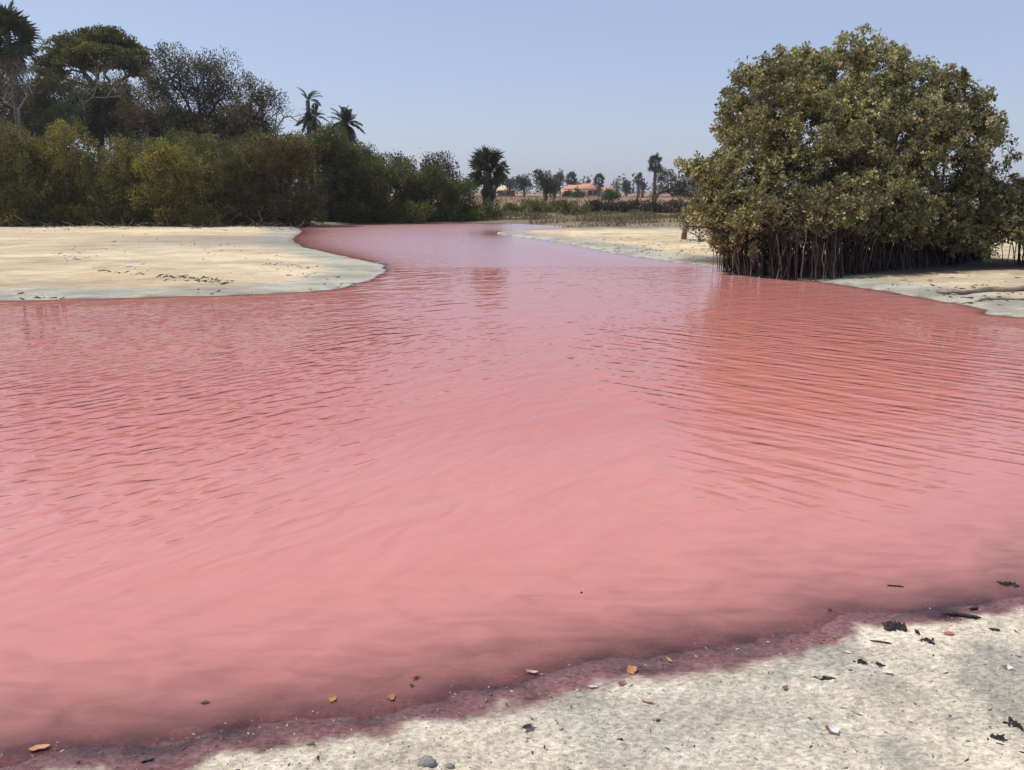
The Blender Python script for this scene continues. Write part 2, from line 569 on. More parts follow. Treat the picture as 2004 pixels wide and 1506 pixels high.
    t = N(n, 'ShaderNodeAttribute', attribute_name='tint')
    wt = N(n, 'ShaderNodeAttribute', attribute_name='wet')
    nr = N(n, 'ShaderNodeAttribute', attribute_name='near')

    def noise(scale, det=6, rough=.6, stretch=None):
        z = N(n, 'ShaderNodeTexNoise'); z.inputs['Scale'].default_value = scale; z.inputs['Detail'].default_value = det
        z.inputs['Roughness'].default_value = rough
        if stretch:
            mp = N(n, 'ShaderNodeMapping'); mp.inputs['Scale'].default_value = stretch
            mp.inputs['Rotation'].default_value = (0, 0, 0.3)
            l.new(tc.outputs['Object'], mp.inputs[0]); l.new(mp.outputs[0], z.inputs[0])
        else:
            l.new(tc.outputs['Object'], z.inputs[0])
        return z.outputs[0]

    def ramp(f, a, b, ca, cb):
        r_ = N(n, 'ShaderNodeValToRGB'); e = r_.color_ramp.elements
        e[0].position = a; e[1].position = b; e[0].color = (*ca, 1); e[1].color = (*cb, 1)
        l.new(f, r_.inputs[0]); return r_.outputs[0]

    def mul(a, b, f=1.0):
        x = N(n, 'ShaderNodeMix', data_type='RGBA', blend_type='MULTIPLY'); x.inputs[0].default_value = f
        l.new(a, x.inputs[6]); l.new(b, x.inputs[7]); return x.outputs[2]
    f1 = noise(38, 8, .7, (1, 1.6, 1)); f2 = noise(120, 4, .7); f3 = noise(2.2, 7, .65, (1, 2.2, 1)); f4 = noise(15, 5, .7, (1, 2, 1))
    c = mul(t.outputs['Color'], ramp(f1, 0.30, 0.70, (0.74, 0.72, 0.69), (1.34, 1.33, 1.29)))
    c = mul(c, ramp(f2, 0.28, 0.42, (0.55, 0.53, 0.5), (1, 1, 1)), 0.55)
    c = mul(c, ramp(f3, 0.35, 0.62, (0.80, 0.78, 0.76), (1.08, 1.08, 1.08)))
    c = mul(c, ramp(f4, 0.30, 0.40, (0.60, 0.58, 0.55), (1, 1, 1)), 0.6)
    f5 = noise(46, 4, .6, (1, 1.7, 1))
    c = mul(c, ramp(f5, 0.33, 0.60, (0.66, 0.64, 0.61), (1.22, 1.21, 1.18)), 0.9)
    p = N(n, 'ShaderNodeBsdfPrincipled')
    l.new(c, p.inputs['Base Color'])
    p.inputs['Specular IOR Level'].default_value = 0.25
    l.new(math_node(n, l, 'MULTIPLY_ADD', wt.outputs['Fac'], -0.55, 0.95), p.inputs['Roughness'])
    hsum = math_node(n, l, 'MULTIPLY_ADD', f2, 0.25, f1)
    hsum = math_node(n, l, 'MULTIPLY_ADD', f5, 0.7, hsum)
    b = N(n, 'ShaderNodeBump'); b.inputs['Distance'].default_value = 0.014
    b.inputs['Strength'].default_value = 0.9
    l.new(hsum, b.inputs['Height']); l.new(b.outputs[0], p.inputs['Normal'])
    out = N(n, 'ShaderNodeOutputMaterial'); l.new(p.outputs[0], out.inputs[0])
    o_ = obj('ground', me, m); o_['kind'] = 'structure'
    print('ground', nx, ny)


build_ground()


# ------------------------------------------------------------------ water
def build_water():
    gx = axis(0, -2.4, 3.0, 0.03, 1.03, -18, 14)
    gy = axis(0, 1.2, 4.0, 0.025, 1.02, 1.0, 44)
    X, Y = np.meshgrid(gx, gy)
    sd = wobble_sd(X, Y, sdist(X, Y))
    Z = height(X, Y, sd)
    nx, ny = len(gx), len(gy)
    V = np.stack([X, Y, X * 0], -1).reshape(-1, 3)
    i = np.arange(nx - 1)[None, :] + np.arange(ny - 1)[:, None] * nx
    Q = np.stack([i, i + 1, i + 1 + nx, i + nx], -1).reshape(-1, 4)
    lo = sd.ravel()[Q].min(1)
    Q = Q[lo < 0.1]
    used = np.unique(Q); remap = np.zeros(len(V), int); remap[used] = np.arange(len(used))
    me = make_mesh('water', V[used], remap[Q], smooth=True)
    depth = np.maximum(-Z, 0).ravel()[used].astype(np.float32)
    a = me.attributes.new('depth', 'FLOAT', 'POINT'); a.data.foreach_set('value', depth)
    x, y = V[used, 0], V[used, 1]
    s_ = sd.ravel()[used]
    # how hard the breeze ruffles each patch
    near_fade = sstep(0.3, 1.5, -s_ + 0.35 * (fbm(x * 1.1, y * 1.1, 3) - .5) + 0.0) * sstep(2.4, 4.2, y)
    calm = sstep(9.0, 11.5, y + 0.8 * (fbm(x * .5, y * .5, 3) - .5)) * (1 - sstep(17.2, 18.0, y - 0.06 * x + .5 * (fbm(x * .6, y * .6, 3) - .5)))
    calm *= sstep(-6.0, -2.5, x)
    lee = np.exp(-np.maximum(-s_, 0) / 0.8) * sstep(16, 18, y) * (x < 0)
    far = sstep(17.2, 18.2, y - 0.06 * x + .5 * (fbm(x * .6, y * .6, 3) - .5)) * (1 - 0.8 * lee)
    chop = near_fade * (1 - 0.72 * calm)
    gust = 0.75 + 0.5 * fbm(x * .45 + 20, y * .45, 3)
    lane_c = np.interp(y, [2, 6, 10, 14], [-0.2, -0.25, -0.2, 0.0])      # smoother lane in the middle of the lagoon
    lane_w = np.interp(y, [2, 6, 10, 14], [1.0, 1.15, 1.25, 1.5])
    lane = 1 - sstep(0.55, 1.25, np.abs(x - lane_c) / lane_w + 0.5 * (fbm(x * .9 + 2, y * .9, 3) - .5))
    chop = chop * gust * (1 - 0.6 * lane)
    for nm, v in (('chop', chop), ('far', far)):
        a = me.attributes.new(nm, 'FLOAT', 'POINT'); a.data.foreach_set('value', v.astype(np.float32))
    m, n, l = new_mat('pink_water')
    tc = N(n, 'ShaderNodeTexCoord')
    A = {k: N(n, 'ShaderNodeAttribute', attribute_name=k).outputs['Fac'] for k in ('depth', 'chop', 'far')}

    def wave(rot, sx, sy, scale, det=1.0, dist=0.4, off=0.0):
        mp = N(n, 'ShaderNodeMapping'); mp.vector_type = 'TEXTURE'      # crests run along the angle rot
        mp.inputs['Rotation'].default_value = (0, 0, rot)
        mp.inputs['Scale'].default_value = (1 / sx, 1 / sy, 1); mp.inputs['Location'].default_value = (off, off * .7, off)
        l.new(tc.outputs['Object'], mp.inputs[0])
        z = N(n, 'ShaderNodeTexNoise'); z.inputs['Scale'].default_value = scale
        z.inputs['Detail'].default_value = det; z.inputs['Distortion'].default_value = dist
        z.inputs['Roughness'].default_value = 0.45
        l.new(mp.outputs[0], z.inputs[0])
        return z.outputs[0]
    sx_ = N(n, 'ShaderNodeSeparateXYZ'); l.new(tc.outputs['Object'], sx_.inputs[0])
    ml = N(n, 'ShaderNodeMapRange'); ml.interpolation_type = 'SMOOTHSTEP'
    ml.inputs['From Min'].default_value = -1.0; ml.inputs['From Max'].default_value = 1.6
    l.new(sx_.outputs[0], ml.inputs['Value'])
    wl = math_node(n, l, 'MULTIPLY', wave(R(50), 4.6, 11.0, 1.0, 0.2, 0.6), 1.05)
    ws = wave(R(35), 1.6, 3.4, 1.0, 1.0, 0.5, 21)
    wr = math_node(n, l, 'MULTIPLY', wave(R(-40), 1.9, 9.0, 1.0, 0.3, 0.5, 5), 1.12)
    mixw = N(n, 'ShaderNodeMix', data_type='FLOAT')
    l.new(ml.outputs[0], mixw.inputs[0]); l.new(wl, mixw.inputs[2]); l.new(wr, mixw.inputs[3])
    wc = wave(R(8), 3.4, 11.0, 1.0, 1.0, 0.4, 9)
    wf = wave(R(-15), 9, 18, 1.0, 1.0, 0.3, 13)
    h = math_node(n, l, 'MULTIPLY_ADD', wc, 0.45, mixw.outputs[0])
    h = math_node(n, l, 'MULTIPLY_ADD', wf, 0.10, h)
    amp = math_node(n, l, 'MULTIPLY_ADD', A['chop'], 1.0, 0.05)
    amp = math_node(n, l, 'MULTIPLY_ADD', A['far'], 0.45, amp)
    hh = math_node(n, l, 'MULTIPLY', h, amp)
    hh = math_node(n, l, 'MULTIPLY_ADD', ws, 0.9, hh)      # slow swell everywhere
    b = N(n, 'ShaderNodeBump'); b.inputs['Strength'].default_value = 1.0; b.inputs['Distance'].default_value = 0.017
    l.new(hh, b.inputs['Height'])
    # body of the turbid water
    zt = N(n, 'ShaderNodeTexNoise'); zt.inputs['Scale'].default_value = 0.7; zt.inputs['Detail'].default_value = 4
    l.new(tc.outputs['Object'], zt.inputs[0])
    dp = math_node(n, l, 'MULTIPLY_ADD', zt.outputs[0], 0.10, A['depth'])
    dr = N(n, 'ShaderNodeMapRange'); dr.interpolation_type = 'SMOOTHSTEP'
    dr.inputs['From Min'].default_value = 0.08; dr.inputs['From Max'].default_value = 0.30
    l.new(dp, dr.inputs['Value'])
    body = N(n, 'ShaderNodeMix', data_type='RGBA')      # pale silt stirred up in the shallows, redder out deep
    body.inputs[6].default_value = (0.565, 0.232, 0.190, 1); body.inputs[7].default_value = (0.54, 0.196, 0.157, 1)
    l.new(dr.outputs[0], body.inputs[0])
    df = N(n, 'ShaderNodeBsdfDiffuse'); l.new(body.outputs[2], df.inputs[0])
    b2 = N(n, 'ShaderNodeBump'); b2.inputs['Strength'].default_value = 1.0; b2.inputs['Distance'].default_value = 0.03
    l.new(hh, b2.inputs['Height']); l.new(b2.outputs[0], df.inputs['Normal'])
    tr = N(n, 'ShaderNodeBsdfTransparent'); tr.inputs[0].default_value = (0.93, 0.80, 0.80, 1)
    # opacity grows with depth, in drifting wisps
    zw = N(n, 'ShaderNodeTexNoise'); zw.inputs['Scale'].default_value = 9; zw.inputs['Detail'].default_value = 4
    zw.inputs['Distortion'].default_value = 0.6
    mpw = N(n, 'ShaderNodeMapping'); mpw.inputs['Rotation'].default_value = (0, 0, R(-12)); mpw.inputs['Scale'].default_value = (0.5, 1.3, 1)
    l.new(tc.outputs['Object'], mpw.inputs[0]); l.new(mpw.outputs[0], zw.inputs[0])
    wis = N(n, 'ShaderNodeMapRange'); wis.inputs['From Min'].default_value = 0.3; wis.inputs['From Max'].default_value = 0.7
    wis.inputs['To Min'].default_value = 0.72; wis.inputs['To Max'].default_value = 1.35
    l.new(zw.outputs[0], wis.inputs['Value'])
    dd = math_node(n, l, 'MULTIPLY', A['depth'], wis.outputs[0])
    ex = math_node(n, l, 'MULTIPLY', dd, -1 / 0.0112)
    ex = math_node(n, l, 'EXPONENT', ex)
    op = math_node(n, l, 'SUBTRACT', 1.0, ex, clamp=True)
    m1 = N(n, 'ShaderNodeMixShader'); l.new(op, m1.inputs[0]); l.new(tr.outputs[0], m1.inputs[1]); l.new(df.outputs[0], m1.inputs[2])
    gl = N(n, 'ShaderNodeBsdfGlossy'); gl.distribution = 'MULTI_GGX'
    l.new(math_node(n, l, 'MULTIPLY_ADD', A['far'], 0.30, 0.02), gl.inputs['Roughness'])
    l.new(b.outputs[0], gl.inputs['Normal'])
    fr = N(n, 'ShaderNodeFresnel'); fr.inputs['IOR'].default_value = 1.34; l.new(b.outputs[0], fr.inputs['Normal'])
    m2 = N(n, 'ShaderNodeMixShader'); l.new(fr.outputs[0], m2.inputs[0]); l.new(m1.outputs[0], m2.inputs[1]); l.new(gl.outputs[0], m2.inputs[2])
    out = N(n, 'ShaderNodeOutputMaterial'); l.new(m2.outputs[0], out.inputs[0])
    o = obj('water', me, m); o['kind'] = 'structure'
    print('water', len(Q))


build_water()


# ------------------------------------------------------------------ bushes and trees
def blob_tips(blobs, spacing, mean=.88, sig=.16):
    """points spread over the shells of a set of (centre, radii) blobs"""
    P = []; Dn = []
    for c, r in blobs:
        r = np.asarray(r, float)
        area = 4 * math.pi * ((r[0] * r[1]) ** 1.6 / 3 + (r[0] * r[2]) ** 1.6 / 3 + (r[1] * r[2]) ** 1.6 / 3) ** (1 / 1.6)
        n = max(4, int(area / spacing ** 2))
        d = sph(n)
        f = np.clip(rng.normal(mean, sig, (n, 1)), 0.2, 1.12)
        P.append(np.asarray(c) + d * r * f); Dn.append(unit(d / r))
    return np.concatenate(P), np.concatenate(Dn)


def foliage(mb, tips, norm, cols, per=40, spread=0.22, L=0.09, W=0.04, up=0.3, jit=0.2, w=None, ball=1.0, clump_var=0.25):
    n = len(tips)
    cv = np.clip(1 + rng.normal(0, clump_var, (n, 1)), 0.4, 1.7)
    cc = pick(cols, n, 0.08, w) * cv
    k = np.repeat(np.arange(n), per)
    off = sph(len(k)) * (rng.random((len(k), 1)) ** 0.45) * spread
    off[:, 2] *= ball
    P = tips[k] + off
    D = unit(off) * 0.7 + norm[k] * 0.5 + sph(len(k)) * 0.7
    D[:, 2] += up
    s = rng.uniform(0.7, 1.25, len(k))
    leaves(mb, P, D, L * s, W * s, np.clip(cc[k] * (1 + rng.normal(0, jit, (len(k), 1))), 0.004, 0.8))


OLIVE = [tuple(1.75 * q for q in c) for c in [(0.092, 0.090, 0.030), (0.115, 0.108, 0.034), (0.066, 0.068, 0.026), (0.088, 0.074, 0.034)]]
YOLIVE = [tuple(1.75 * q for q in c) for c in [(0.150, 0.132, 0.036), (0.115, 0.105, 0.032), (0.085, 0.075, 0.03)]]
BROWNOL = [tuple(1.5 * q for q in c) for c in [(0.098, 0.086, 0.034), (0.080, 0.071, 0.033), (0.086, 0.086, 0.031), (0.078, 0.060, 0.036)]]
DKGREEN = [tuple(1.75 * q for q in c) for c in [(0.060, 0.066, 0.026), (0.044, 0.052, 0.022), (0.080, 0.078, 0.030)]]
GREEN = [tuple(1.55 * q for q in c) for c in [(0.075, 0.098, 0.026), (0.055, 0.076, 0.024), (0.095, 0.105, 0.03)]]


def shrub(label, x0, x1, ytop, Y, cols, name='shrub', zb=None, per=40, dep=0.55, group='shrubs along the left bank', L=0.105, W=0.046, space=0.36, cat='shrub', bottom=0.04):
    xc = (x0 + x1) / 2
    top = at(xc, ytop, Y); rx = (x1 - x0) / 2 / ppm(Y)
    base = np.array([top[0], Y, 0.0]); base[2] = hz(base[0], base[1]) - 0.03
    h = top[2] - base[2]
    root = thing(name, label, cat, base, group)
    blobs = []
    nb = int(6 + rx * 4)
    blobs.append(((0, 0, h * 0.48), (rx * 0.72, rx * dep, h * 0.46)))
    for i in range(nb):
        a = rng.uniform(0, 2 * math.pi); zz = rng.uniform(0.12, 0.86)
        q = math.sqrt(max(0.05, 1 - (zz - 0.42) ** 2 / 0.40))
        r = rng.uniform(0.26, 0.44) * min(rx, h * 0.6)
        cx = math.cos(a) * (rx - r * 0.9) * q * 1.0; cy = math.sin(a) * (rx * dep * 1.2 - r * 0.5) * q
        cz = min(zz * h, h - r * 0.95)
        blobs.append(((cx, cy, max(cz, r * 0.6)), (r * 1.1, r, r * rng.uniform(0.8, 1.1))))
    for i in range(int(3 + rx * 2.2)):      # skirts that reach the ground
        fx = rng.uniform(-.9, .9); r = rng.uniform(.24, .34) * min(rx, h * .6)
        blobs.append(((fx * rx, -rx * dep * rng.uniform(.3, .9), r * .75), (r * 1.2, r, r)))
    tips, nm = blob_tips(blobs, space)
    k = tips[:, 2] > bottom; tips, nm = tips[k], nm[k]
    mb = MB()
    foliage(mb, tips, nm, cols, per=per, spread=0.26, L=L, W=W)
    # loose shoots that break the outline
    u = tips[(tips[:, 2] > h * 0.55) & (rng.random(len(tips)) < 0.35)]
    if len(u):
        d = unit(unit(u - np.array([0, 0, h * .4])) + np.array([0, 0, 0.7]) + rng.normal(0, .3, u.shape))
        ln = rng.uniform(0.2, 0.5, (len(u), 1))
        kk = np.repeat(np.arange(len(u)), 9); f = rng.random((len(kk), 1))
        leaves(mb, u[kk] + d[kk] * ln[kk] * f + rng.normal(0, .02, (len(kk), 3)), d[kk] + sph(len(kk)) * .8, L * .9, W * .9, pick(cols, len(kk)))
    mb.build('crown', 'leaf', root)
    st = MB()
    trunks = []
    for i in range(5):
        a = rng.uniform(0, 6.28)
        trunks.append([np.array([math.cos(a) * rx * .15, math.sin(a) * rx * .15, -0.02]), np.array([math.cos(a) * rx * .3, math.sin(a) * rx * .3, h * .3])])
    sel = tips[rng.choice(len(tips), min(len(tips), 110), replace=False)]
    skeleton(st, sel, trunks, r_tip=0.008, k=4, seg=0.7)
    st.build('stem', 'bark', root)
    return root


S = shrub
S('leftmost olive shrub on the left bank, cut by the photo edge', -110, 92, 242, 38.2, OLIVE)
S('yellowish olive shrub below the bare brown tree at far left', 58, 198, 230, 38.8, YOLIVE)
S('olive shrub standing below the flat-topped tree', 172, 300, 256, 38.4, OLIVE)
S('yellow-green shrub bulging forward from the left hedge', 262, 405, 276, 37.6, YOLIVE)
S('tall olive shrub below the sparse brown tree', 318, 452, 246, 40.5, OLIVE)
S('brown-tinged olive shrub right of the yellow-green one', 405, 520, 276, 39.0, BROWNOL)
S('brownish twiggy shrub at the right end of the sandy bank', 478, 622, 264, 39.6, BROWNOL)
S('dark green shrub under the ragged coconut palm', 556, 700, 243, 43.0, DKGREEN)
S('dark green shrub under the date palm, at the water edge', 640, 770, 282, 43.6, DKGREEN)
S('dark shrub leaning over the water, left of the dark rounded trees', 722, 822, 312, 44.6, DKGREEN)
S('green shrub at the far water edge, third from the fan palm', 786, 892, 326, 45.0, DKGREEN + GREEN)
S('low green shrub just left of the fan palm', 858, 938, 352, 45.6, GREEN)
S('low spreading green bush touching the far water', 765, 856, 396, 43.2, GREEN, per=30)
S('small olive bush at the foot of the fan palm', 925, 985, 392, 46.4, GREEN + OLIVE, per=30)
S('dark shrub behind the two leftmost olive shrubs', -20, 160, 268, 43.0, DKGREEN)
S('dark shrub behind the yellow-green shrub, below the sparse brown tree', 290, 470, 262, 46.0, DKGREEN)
S('dark shrub between the coconut palm and the date palm', 600, 740, 262, 47.0, DKGREEN)
S('dark shrub filling the gap below the brown rounded bush', 205, 345, 262, 43.5, DKGREEN)
S('dark olive shrub behind the tall olive shrub', 400, 560, 264, 45.0, DKGREEN + BROWNOL)


def tree(name, label, base_px, Y, clumps, cols, per, spread, L, W, bark='bark', trunk_to=None, group='trees behind the left hedge', space=0.5,
         r_tip=0.010, ball=1.0, leafless=None, wob=0.10, w=None, matl='leaf', zbase=None, fork=None, trunk_w=None, cat='tree'):
    """clumps: (px, py, rx_px, rz_px[, dY]) in the photo at depth Y"""
    b = at(base_px[0], base_px[1], Y)
    base = np.array([b[0], Y, 0.0]); base[2] = hz(base[0], Y) - 0.05
    root = thing(name, label, cat, base, group)
    blobs = []
    for c in clumps:
        dY = c[4] if len(c) > 4 else 0
        p = at(c[0], c[1], Y + dY) - base
        rx = c[2] / ppm(Y); rz = c[3] / ppm(Y)
        blobs.append((p, (rx, rx * 0.9, rz)))
    tips, nm = blob_tips(blobs, space, .75, .25)
    if per:
        mb = MB(); foliage(mb, tips, nm, cols, per=per, spread=spread, L=L, W=W, ball=ball, w=w)
        mb.build('crown', matl, root)
    t = at(*(fork or (base_px[0], (clumps[0][1] + base_px[1]) / 2)), Y) - base
    st = MB()
    tr = [np.array([0, 0, 0.0]), t * 0.35 + rng.normal(0, .08, 3) * [1, 1, 0], t * 0.7 + rng.normal(0, .08, 3) * [1, 1, 0], t]
    sel = tips if len(tips) < 420 else tips[rng.choice(len(tips), 420, replace=False)]
    if leafless is not None:
        sel = np.concatenate([sel, leafless - base])
    skeleton(st, sel, [tr], r_tip=r_tip, k=5, seg=0.6, wob=wob)
    st.build('trunk', bark, root)
    return root


# umbrella tree: flat pads in tiers
pads = [(190, 76, 56, 9), (148, 86, 44, 8, -1), (235, 92, 44, 9, 1), (120, 106, 40, 8), (264, 108, 32, 9), (185, 100, 50, 8, -2.5),
        (92, 124, 26, 7), (150, 120, 36, 7, -2), (100, 142, 28, 8, -1), (240, 122, 38, 8, -2), (287, 128, 16, 8), (205, 63, 30, 5), (272, 140, 22, 7, 1.5), (108, 162, 30, 8, 1), (85, 175, 22, 8), (180, 130, 26, 6, 1)]
tree('umbrella_tree', 'tall flat-topped dark green tree with tiered pads at left', (190, 300), 58, pads,
     [(0.11, 0.115, 0.038), (0.14, 0.135, 0.042), (0.08, 0.085, 0.03)], 40, 0.34, 0.17, 0.08, space=0.42, ball=0.45, fork=(192, 190), r_tip=0.012)
tree('sparse_tree', 'large sparse brown-leaved tree, its crown rising highest right of the flat-topped tree', (390, 300), 54,
     [(340, 130, 34, 34), (390, 150, 45, 42), (430, 150, 38, 40), (325, 180, 30, 45), (380, 205, 48, 40), (440, 205, 44, 42), (318, 108, 14, 16), (345, 235, 44, 26), (410, 245, 44, 24), (465, 240, 30, 24)],
     [(0.15, 0.125, 0.085), (0.12, 0.10, 0.07), (0.125, 0.12, 0.065), (0.095, 0.078, 0.06)], 20, 0.36, 0.15, 0.065, space=0.42, fork=(388, 250), r_tip=0.011, wob=0.14)
tree('sparse_tree', 'smaller sparse brown tree, second right of the flat-topped tree', (480, 300), 52,
     [(495, 175, 30, 26), (528, 192, 24, 24), (505, 215, 34, 28), (470, 225, 32, 30)],
     [(0.17, 0.128, 0.088), (0.135, 0.105, 0.075), (0.11, 0.09, 0.065)], 19, 0.34, 0.15, 0.065, space=0.42, fork=(485, 262), r_tip=0.010, wob=0.14)
tree('round_bush', 'russet brown rounded bush behind the hedge at left', (285, 300), 50,
     [(280, 212, 42, 36), (250, 222, 30, 28), (310, 220, 26, 26)], [(0.155, 0.105, 0.056), (0.125, 0.084, 0.05), (0.14, 0.11, 0.046)], 34, 0.32, 0.10, 0.04, cat='bush')
tree('green_bush', 'fresh green bush poking out above the hedge at left', (128, 300), 49,
     [(128, 226, 32, 26), (105, 238, 26, 20), (150, 240, 20, 18)], [(0.10, 0.135, 0.04), (0.13, 0.155, 0.045)], 32, 0.3, 0.11, 0.05, cat='bush')
tree('feathery_tree', 'dark feathery green tree below the flat-topped crown', (195, 300), 53,
     [(190, 205, 46, 36), (150, 190, 34, 34), (95, 190, 36, 36), (232, 185, 36, 30), (330, 240, 40, 26), (60, 215, 40, 30), (140, 225, 44, 30), (235, 225, 44, 30), (300, 170, 26, 30), (30, 258, 50, 28), (110, 260, 50, 28), (190, 258, 50, 28), (270, 258, 50, 28), (350, 258, 50, 28), (430, 262, 50, 26), (505, 262, 46, 24)], [(0.07, 0.076, 0.04), (0.09, 0.09, 0.045), (0.10, 0.085, 0.055)], 60, 0.45, 0.15, 0.06)
tree('pale_bare_tree', 'pale leafless tree with white branches in front of the flat-topped tree', (172, 300), 50,
     [(165, 165, 26, 26), (205, 138, 34, 22), (235, 165, 26, 22), (140, 195, 20, 18)], [(0.26, 0.23, 0.19), (0.2, 0.18, 0.14)], 5, 0.3, 0.10, 0.03, bark='pale_bark', space=0.5, fork=(170, 246), r_tip=0.0055, wob=0.14)
tree('bare_brown_tree', 'brown leafless tree with pale limbs at far left', (34, 300), 46,
     [(25, 150, 34, 30), (55, 160, 26, 28), (10, 180, 26, 26), (45, 130, 30, 20)], [(0.10, 0.075, 0.06), (0.085, 0.06, 0.05)], 5, 0.3, 0.14, 0.03, bark='pale_bark', space=0.40, fork=(36, 215), r_tip=0.005, wob=0.14)
tree('dark_tree', 'dark green tree behind the fan palm cut by the left edge', (30, 300), 55,
     [(15, 190, 40, 34), (55, 195, 36, 34), (-25, 170, 40, 40), (70, 230, 40, 26), (0, 230, 44, 28)], [(0.075, 0.08, 0.04), (0.095, 0.09, 0.048)], 44, 0.42, 0.15, 0.06)
tree('bare_twig_tree', 'bare pale twiggy tree just left of the ragged coconut palm', (545, 300), 48,
     [(572, 222, 26, 14), (550, 210, 22, 16), (592, 232, 14, 8)], [(0.1, 0.08, 0.06)], 3, 0.25, 0.10, 0.03, bark='pale_bark', space=0.45, fork=(538, 255), r_tip=0.008, wob=0.12)
tree('rounded_tree', 'dark rounded tree with a notched top left of the reddish one', (772, 360), 62,
     [(765, 325, 28, 22), (795, 328, 24, 20), (745, 345, 24, 24), (775, 312, 14, 9)], DKGREEN, 34, 0.42, 0.17, 0.08, space=0.6)
tree('rounded_tree', 'rounded tree with reddish brown top left of the fan palm', (855, 370), 66,
     [(848, 330, 28, 22), (872, 330, 22, 22), (835, 342, 20, 18), (886, 350, 18, 22)], [(0.095, 0.052, 0.036), (0.065, 0.05, 0.03), (0.05, 0.05, 0.028)], 34, 0.42, 0.17, 0.08, space=0.6)
tree('broadleaf_bush', 'bright green broad-leaved bush below the date palm', (704, 330), 46,
     [(703, 303, 17, 13), (690, 310, 12, 10)], [(0.05, 0.10, 0.022), (0.065, 0.12, 0.028)], 26, 0.22, 0.16, 0.08, space=0.4, cat='bush')


# ------------------------------------------------------------------ palms
def fan_mesh(name, r=0.6, pet=0.55, nseg=18, span=R(280), col=(0.05, 0.06, 0.025), droop=0.25):
    mb = MB()
    tube(mb, [(0, 0, 0), (pet * .5, 0, 0.03), (pet, 0, 0)], [0.022, 0.016, 0.012], 4, np.array(col) * 1.3)
    a = np.linspace(-span / 2, span / 2, nseg)
    da = span / nseg
    V = []; C = []
    for i, t in enumerate(a):
        rr = r * (0.82 + 0.18 * math.cos(t * 0.7)) * rng.uniform(0.9, 1.06)
        d = np.array([math.cos(t), math.sin(t), 0])
        o = np.array([pet, 0, 0])
        z = 0.05 * (1 if i % 2 else -1)
        l_ = o + 0.58 * rr * np.array([math.cos(t - da * .52), math.sin(t - da * .52), 0]) + [0, 0, -0.06 * rr + z * rr * .6]
        r_ = o + 0.58 * rr * np.array([math.cos(t + da * .52), math.sin(t + da * .52), 0]) + [0, 0, -0.06 * rr - z * rr * .6]
        tip = o + rr * d + [0, 0, -droop * rr * rng.uniform(.6, 1.4)]
        V += [o, l_, tip, r_]
        c = np.array(col) * rng.uniform(.8, 1.2); C += [c] * 4
    mb.add(np.array(V), np.arange(len(V)).reshape(-1, 4), C=np.array(C))
    return mb.mesh(name)


def feather_mesh(name, Lr=1.6, n=30, ll=0.50, col=(0.075, 0.085, 0.036), sag=0.5, vee=0.35, lw=0.042):
    mb = MB()
    s = np.linspace(0, 1, 9)
    pts = np.stack([Lr * s * (1 - 0.12 * sag * s), 0 * s, Lr * (0.18 * s - sag * s ** 2.2)], 1)
    tube(mb, pts, 0.02 * (1 - 0.85 * s), 4, np.array(col) * 1.4)
    t = np.linspace(0.16, 0.99, n)
    c = np.stack([np.interp(t, s, pts[:, k]) for k in range(3)], 1)
    g = unit(np.gradient(c, axis=0))
    P = []; D = []; L = []
    for sgn in (-1, 1):
        P.append(c); d = np.array([0, sgn, 0]) * 0.9 + g * 0.75 + np.array([0, 0, vee - 0.5 * sag])
        D.append(d + rng.normal(0, .12, d.shape)); L.append(ll * np.sin(math.pi * np.clip(t * 0.9 + 0.08, 0, 1)) ** 0.6 * rng.uniform(.85, 1.1, n))
    P = np.concatenate(P); D = unit(np.concatenate(D)); L = np.concatenate(L)
    S_ = unit(np.cross(D, np.array([0, 0, 1.])))
    tip = P + D * L[:, None]; tip[:, 2] -= 0.25 * sag * L
    mid = P + D * L[:, None] * .45
    V = np.stack([P, mid + S_ * lw, tip, mid - S_ * lw], 1).reshape(-1, 3)
    cc = pick([col], len(P), .15)
    mb.add(V, np.arange(len(V)).reshape(-1, 4), C=np.repeat(cc, 4, 0))
    return mb.mesh(name)


FAN = [fan_mesh('fan_frond', col=(0.050, 0.056, 0.026)), fan_mesh('fan_frond', col=(0.062, 0.066, 0.028), droop=.1), fan_mesh('fan_frond', col=(0.04, 0.043, 0.024), droop=.5)]
FAN_DEAD = [fan_mesh('dead_fan_frond', col=(0.115, 0.072, 0.050), droop=.8, nseg=13, span=R(200)), fan_mesh('dead_fan_frond', col=(0.085, 0.06, 0.048), droop=1.0, nseg=11, span=R(160))]
FEA = [feather_mesh('feather_frond', sag=.35), feather_mesh('feather_frond', sag=.7, col=(0.05, 0.058, 0.028)), feather_mesh('feather_frond', sag=1.0, col=(0.075, 0.066, 0.036))]


def frond(root, me, loc, az, el, sc, roll=0.0, name='frond'):
    o = obj(name, me, 'palm_leaf', root)
    m = Matrix.Rotation(az, 4, 'Z') @ Matrix.Rotation(-el, 4, 'Y') @ Matrix.Rotation(roll, 4, 'X')
    o.matrix_local = Matrix.Translation(Vector(loc)) @ m @ Matrix.Scale(sc, 4)
    return o


